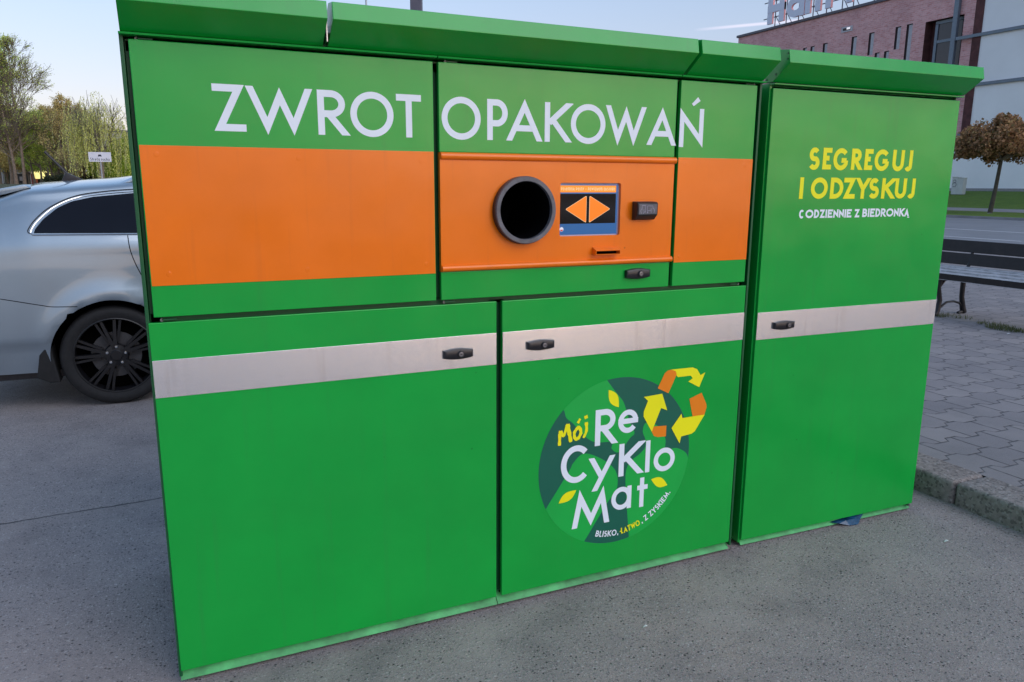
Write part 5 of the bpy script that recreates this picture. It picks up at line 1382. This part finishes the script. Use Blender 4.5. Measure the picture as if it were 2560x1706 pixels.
bushy(20, 108, 6.6, 8.0, 'low olive tree filling the far left gap', M['leaf_olive'], 12000, 28, GT, .12, base=.32)
bushy(120, 104, 6.2, 6.0, 'rounded green tree behind the middle of the row', M['leaf_spring'], 13000, 29, GT, .12, base=.32)
def willow(u, D, H, Wd, label, seed, mat, nst=420, low=.06, dens=1.0):
    random.seed(seed); x, y_ = at(u, D); z = gz(x, y_)
    t = empty('weeping_willow', (x, y_, z), 0, label=label, cat='tree', group=GT)
    mb = MB(); tips = []
    mb.tube([(0, 0, -.1), (.1, 0, H * .35)], [.30, .22], M['bark'], 9)
    for k_ in range(7):
        a = k_ * .9 + random.random(); branches(mb, Vector((.1, 0, H * random.uniform(.25, .36))), Vector((math.cos(a) * .55, math.sin(a) * .55, 1)).normalized(), H * .26, .10, 3, tips, M['bark_grey'], .55, .3, 3, (3, 4), .016)
    P_ = []
    for s_ in range(nst):
        if random.random() < .8 and tips: b, _ = random.choice(tips); b = b + Vector((random.gauss(0, .35), random.gauss(0, .35), random.gauss(0, .25)))
        else:
            a = random.uniform(0, 6.28); d = Wd * .5 * math.sqrt(random.random()); b = Vector((d * math.cos(a), d * math.sin(a), H * (.95 - .35 * (d / (Wd * .5)) ** 2)))
        L_ = min(b.z - H * low, random.uniform(.18, .62) * H); 
        if L_ <= .3: continue
        drift = Vector((random.gauss(0, .05), random.gauss(0, .05), 0)); out = Vector((b.x, b.y, 0)) * .10
        pts = [b + out * math.sin(min(1, k_ / 3) * 1.57) + drift * k_ - Vector((0, 0, L_ * k_ / 6)) for k_ in range(7)]
        if s_ % 2 == 0: mb.tube(pts, .012, M['bark_grey'], 3, cap=False)
        n = int(L_ / .11 * dens)
        for i in range(n):
            f = i / n * 6; j = min(5, int(f)); P_.append(pts[j].lerp(pts[j + 1], f - j))
    mb.build('trunk', t, fixn=False)
    P_ = np.array([tuple(p) for p in P_]); n = len(P_); P_ = P_ + rng.normal(size=(n, 3)) * .05
    a = np.array([0, 0, 1.]) + rng.normal(size=(n, 3)) * .35; a /= np.linalg.norm(a, axis=1, keepdims=True); b = np.cross(a, rng.normal(size=(n, 3))); b /= np.linalg.norm(b, axis=1, keepdims=True)
    s_ = .085 * rng.uniform(.6, 1.4, n)[:, None]; q = np.stack([P_ - a * s_, P_ + b * s_ * .4, P_ + a * s_, P_ - b * s_ * .4], 1).reshape(-1, 3)
    leaf_object('crown', q, mat, t)
willow(256, 80, 10.0, 5.4, 'weeping willow with trailing pale yellow shoots, its open crown above the sign', 31, M['leaf_willow'], 330)
bushy(318, 84, 5.2, 5.0, 'dense yellow-green drooping shrub beside the machine edge', M['leaf_dense'], 16000, 33, GT, .12, name='drooping_shrub', trunk=False, blobs=60)
bushy(285, 90, 4.2, 5.0, 'olive shrub under the willow, behind the sign post', M['leaf_dense'], 13000, 34, GT, .12, name='drooping_shrub', trunk=False, blobs=50)
bushy(222, 92, 5.6, 5.2, 'dark olive bush between willow trunk and brown tree', M['leaf_olive'], 13000, 35, GT, .12, name='shrub', trunk=False, blobs=50)
bushy(350, 95, 5.6, 6.5, 'rounded green bush hidden mostly by the machine edge', M['leaf_spring'], 12000, 36, GT, .14, name='shrub', trunk=False, blobs=50)
def hedge(u0, u1, D, H, label, seed):
    random.seed(seed); (xa, ya), (xb, yb) = at(u0, D), at(u1, D); C_, Rr = [], []
    z = gz((xa + xb) / 2, (ya + yb) / 2)
    for i in range(60):
        t = random.random(); C_.append((xa + (xb - xa) * t - (xa + xb) / 2, ya + (yb - ya) * t + random.uniform(-.6, .6) - (ya + yb) / 2, random.uniform(.2, H - .3))); Rr.append(random.uniform(.35, .6))
    t = leaf_object('hedge', leaf_cloud(C_, Rr, 12000, .10), M['leaf_dark']); t.location = ((xa + xb) / 2, (ya + yb) / 2, z); tag(t, label=label, cat='hedge')
hedge(118, 190, 84, .85, 'dark low hedge behind the silver car roof, below the lit yellow window', 41)
hedge(196, 345, 90, 1.0, 'dark low hedge running under the willow', 42)
# shops beyond the trees
def shopbox(u0, u1, D, z0, z1, mat, mb, org):
    (xa, ya), (xb, yb) = at(u0, D), at(u1, D); d = Vector((xb - xa, yb - ya)).normalized(); n = Vector((-d.y, d.x)) * .4
    if n.y < 0: n = -n
    mb.prism([(xa - org[0], ya - org[1]), (xb - org[0], yb - org[1]), (xb + n.x - org[0], yb + n.y - org[1]), (xa + n.x - org[0], ya + n.y - org[1])], z0, z1, mat, 'z')
o = at(60, 112); zg = gz(*o)
shop = empty('shop_pavilion', (o[0], o[1], zg), 0, label='low row of shops with white fascia and lit yellow windows behind the trees', cat='building')
mb = MB(); shopbox(-60, 215, 113, 0, 3.3, M['shop_dark'], mb, o); mb.build('wall', shop)
mb = MB(); shopbox(-60, 215, 112.9, 3.32, 3.7, M['plinth'], mb, o); mb.build('roof', shop)
mb = MB(); shopbox(38, 62, 112, 1.45, 2.3, M['shop_white'], mb, o); mb.build('fascia_sign', shop)
mb = MB(); shopbox(88, 116, 112, .75, 2.0, M['shop_yellow'], mb, o); mb.build('lit_window', shop)
mb = MB(); shopbox(119, 128, 112, .9, 1.8, M['shop_yellow'], mb, o); mb.build('lit_window', shop)
mb = MB(); shopbox(-6, 5, 112, .5, 2.2, M['shop_lime'], mb, o); mb.build('lit_panel', shop)
mb = MB(); shopbox(72, 80, 112, .0, 1.9, M['shop_white'], mb, o); mb.build('pillar', shop)
mb = MB(); shopbox(80, 92, 112, .0, 1.5, M['shop_red'], mb, o); mb.build('brick_pier', shop)
mb = MB(); shopbox(5, 10, 112, .0, 2.2, M['shop_white'], mb, o); shopbox(37, 43, 112, .2, 1.2, M['shop_white'], mb, o); mb.build('door_frame', shop)
mb = MB(); shopbox(51, 57, 111.9, .45, 1.05, M['louvre'], mb, o); mb.build('poster', shop)
o2 = at(130, 140)
ab_ = empty('apartment_block', (o2[0], o2[1], gz(*o2)), R(8), label='long flat-roofed block glimpsed behind the left trees', cat='building')
mb = MB(); mb.box(-26, 14, 0, 10, 0, 9.6, M['louvre']); mb.build('wall', ab_); mb = MB(); mb.box(-26.3, 14.3, -.3, 10.3, 9.61, 10.1, M['coping']); mb.build('roof', ab_)
for zz in (1.2, 4.0, 6.8):
    for i in range(10):
        mb = MB(); mb.box(-24 + i * 3.8, -22.2 + i * 3.8, -.04, -.002, zz, zz + 1.5, M['darkglass']); mb.build('window', ab_)

# far pale car
def far_car(u, D, label, mat):
    x, y_ = at(u, D); z = gz(x, y_)
    c = empty('parked_car', (x, y_, z + .02), R(-5), label=label, cat='car')
    mb = MB(); side = [(-2.1, .35), (-2.15, .75), (-2.0, .98), (-1.5, 1.32), (-1.0, 1.45), (.1, 1.47), (.65, 1.38), (1.15, 1.02), (1.9, .85), (2.1, .60), (2.1, .35)]
    mb.prism(side, -.85, .85, mat, 'y'); mb.build('body', c, bevel=.08, smooth=60, segs=3)
    mb = MB(); mb.prism([(-1.75, 1.0), (-1.42, 1.28), (-.98, 1.39), (.08, 1.40), (.58, 1.32), (.95, 1.02)], -.856, .856, M['tint'], 'y'); mb.build('window', c)
    for xx in (-1.3, 1.3):
        for s_ in (-1, 1):
            mb = MB(); mb.lathe([(.0, .1 * s_), (.2, .1 * s_), (.31, .09 * s_), (.31, -.1 * s_)], (xx, s_ * .78, .31), M['rubber'], 20); mb.build('wheel', c, smooth=40)
far_car(214, 104, 'pale car whose roof shows above the silver estate, left of the sign', M['car_white'])

# street tree, copper leaves, in front of the grey wall
def street_tree(x, y_, label, seed, mat, r=2.55, z0=2.85, z1=5.35, base=.16, n=34000):
    random.seed(seed)
    t = empty('street_tree', (x, y_, base), 0, label=label, cat='tree', group='round-headed street trees along the road')
    mb = MB(); mb.tube([(0, .25, -.1), (0, .1, 1.4), (0, 0, 2.9)], [.13, .10, .09], M['trunk_dark'], 10); tips = []
    for k_ in range(9):
        a = k_ * .7; branches(mb, Vector((0, 0, 2.85)), Vector((math.cos(a), math.sin(a), .55 + .3 * (k_ % 2))).normalized(), 1.2, .06, 2, tips, M['bark'], .5, .1)
    mb.build('trunk', t, fixn=False, smooth=True)
    C_, Rr = [], []
    zb, zt_ = z0 - base, z1 - base
    for _ in range(150):
        a = random.uniform(0, 6.28); q = math.sqrt(random.random()); d = r * q * .90
        top = zb + (zt_ - zb) * (.30 + .62 * math.sqrt(max(0, 1 - q * q))); bot = zb + .25 + .35 * q
        C_.append((d * math.cos(a), d * math.sin(a), random.uniform(bot, max(bot + .05, top)))); Rr.append(random.uniform(.14, .52))
    leaf_object('crown', leaf_cloud(C_, Rr, n, .080, aspect=.75), mat, t); return t
street_tree(41.7, 24.95, 'round-headed street tree with copper leaves on a slim trunk, before the grey wall', 51, M['leaf_red'])
street_tree(42.2, 32.6, 'round-headed copper tree mostly hidden by the single-door cabinet', 52, M['leaf_red'], r=2.8)

# dark gabled store across the car park, whose outline the screen mirrors
st = empty('store_building', (62, -190, 0), 0, label='dark gabled store building mirrored faintly in the machine screen', cat='building')
mb = MB(); mb.prism([(-34, 0), (14, 0), (14, 4.6), (5, 7.4), (-4, 4.6), (-34, 4.6)], -14, 0, M['shop_dark'], 'y'); mb.build('wall', st)
mb = MB(); mb.prism([(14.6, 4.45), (5, 7.45), (-4.6, 4.45), (-4.6, 4.75), (5, 7.8), (14.6, 4.75)], -14.3, .6, M['coping'], 'y'); mb.build('roof', st)
for i in range(7):
    mb = MB(); mb.box(-31 + i * 3.6, -28.6 + i * 3.6, .002, .05, 1.0, 3.4, M['darkglass']); mb.build('window', st)

mb = MB(); xs = np.arange(-420, 560, 6.0); top = [2.5 + 2.8 * abs(math.sin(x * .021)) + random.uniform(0, 2.4) + 1.5 * math.sin(x * .13) for x in xs]
vs = [(x, -262 + 6 * math.sin(x * .05), -.1) for x in xs] + [(x, -262 + 6 * math.sin(x * .05), t) for x, t in zip(xs, top)] + [(x, -280, t * .9) for x, t in zip(xs, top)]
n = len(xs); mb.add(vs, [(i, i + 1, n + i + 1, n + i) for i in range(n - 1)] + [(n + i, n + i + 1, 2 * n + i + 1, 2 * n + i) for i in range(n - 1)], M['bark'])
mb2 = MB(); xs = np.arange(-700, 400, 7.0); top = [6 + 4 * abs(math.sin(x * .017)) + random.uniform(0, 3.0) + 2 * math.sin(x * .11) for x in xs]
vs = [(x, 330 + 6 * math.sin(x * .05), -.1) for x in xs] + [(x, 330 + 6 * math.sin(x * .05), t) for x, t in zip(xs, top)] + [(x, 350, t * .9) for x, t in zip(xs, top)]
o_ = len(mb.v); mb.add(vs, [(i, i + 1, len(xs) + i + 1, len(xs) + i) for i in range(len(xs) - 1)] + [(len(xs) + i, len(xs) + i + 1, 2 * len(xs) + i + 1, 2 * len(xs) + i) for i in range(len(xs) - 1)], M['earth'])
tag(mb.build('treeline', fixn=False), kind='structure')  # far tree line ridges; the rear one is unseen, for panel reflections

# loose grit that has gathered along the machines and in the kerb gutter
V_ = []; F_ = []; random.seed(99)
def stone(x, y_, r):
    o = len(V_); a = random.uniform(0, 6.28)
    for k_ in range(4): V_.append((x + r * random.uniform(.7, 1.2) * math.cos(a + k_ * 1.57), y_ + r * random.uniform(.7, 1.2) * math.sin(a + k_ * 1.57), .0005))
    V_.append((x + r * .2, y_, r * random.uniform(.5, .9))); F_.extend([(o + k_, o + (k_ + 1) % 4, o + 4) for k_ in range(4)])
for _ in range(750): stone(random.uniform(-.1, 3.4), .02 - abs(random.gauss(0, .05)), random.uniform(.0012, .0042))
for _ in range(600): stone(3.553 - abs(random.gauss(0, .06)), random.uniform(-1.6, .9), random.uniform(.0015, .0055))
for _ in range(350): stone(random.uniform(-.8, 3.4), random.uniform(-1.3, 0), random.uniform(.001, .003))
mb = MB(); mb.add(V_, F_, M['kerb']); tag(mb.build('grit', fixn=False), kind='stuff', label='loose grit on the asphalt along the machine bases and kerb', cat='grit')
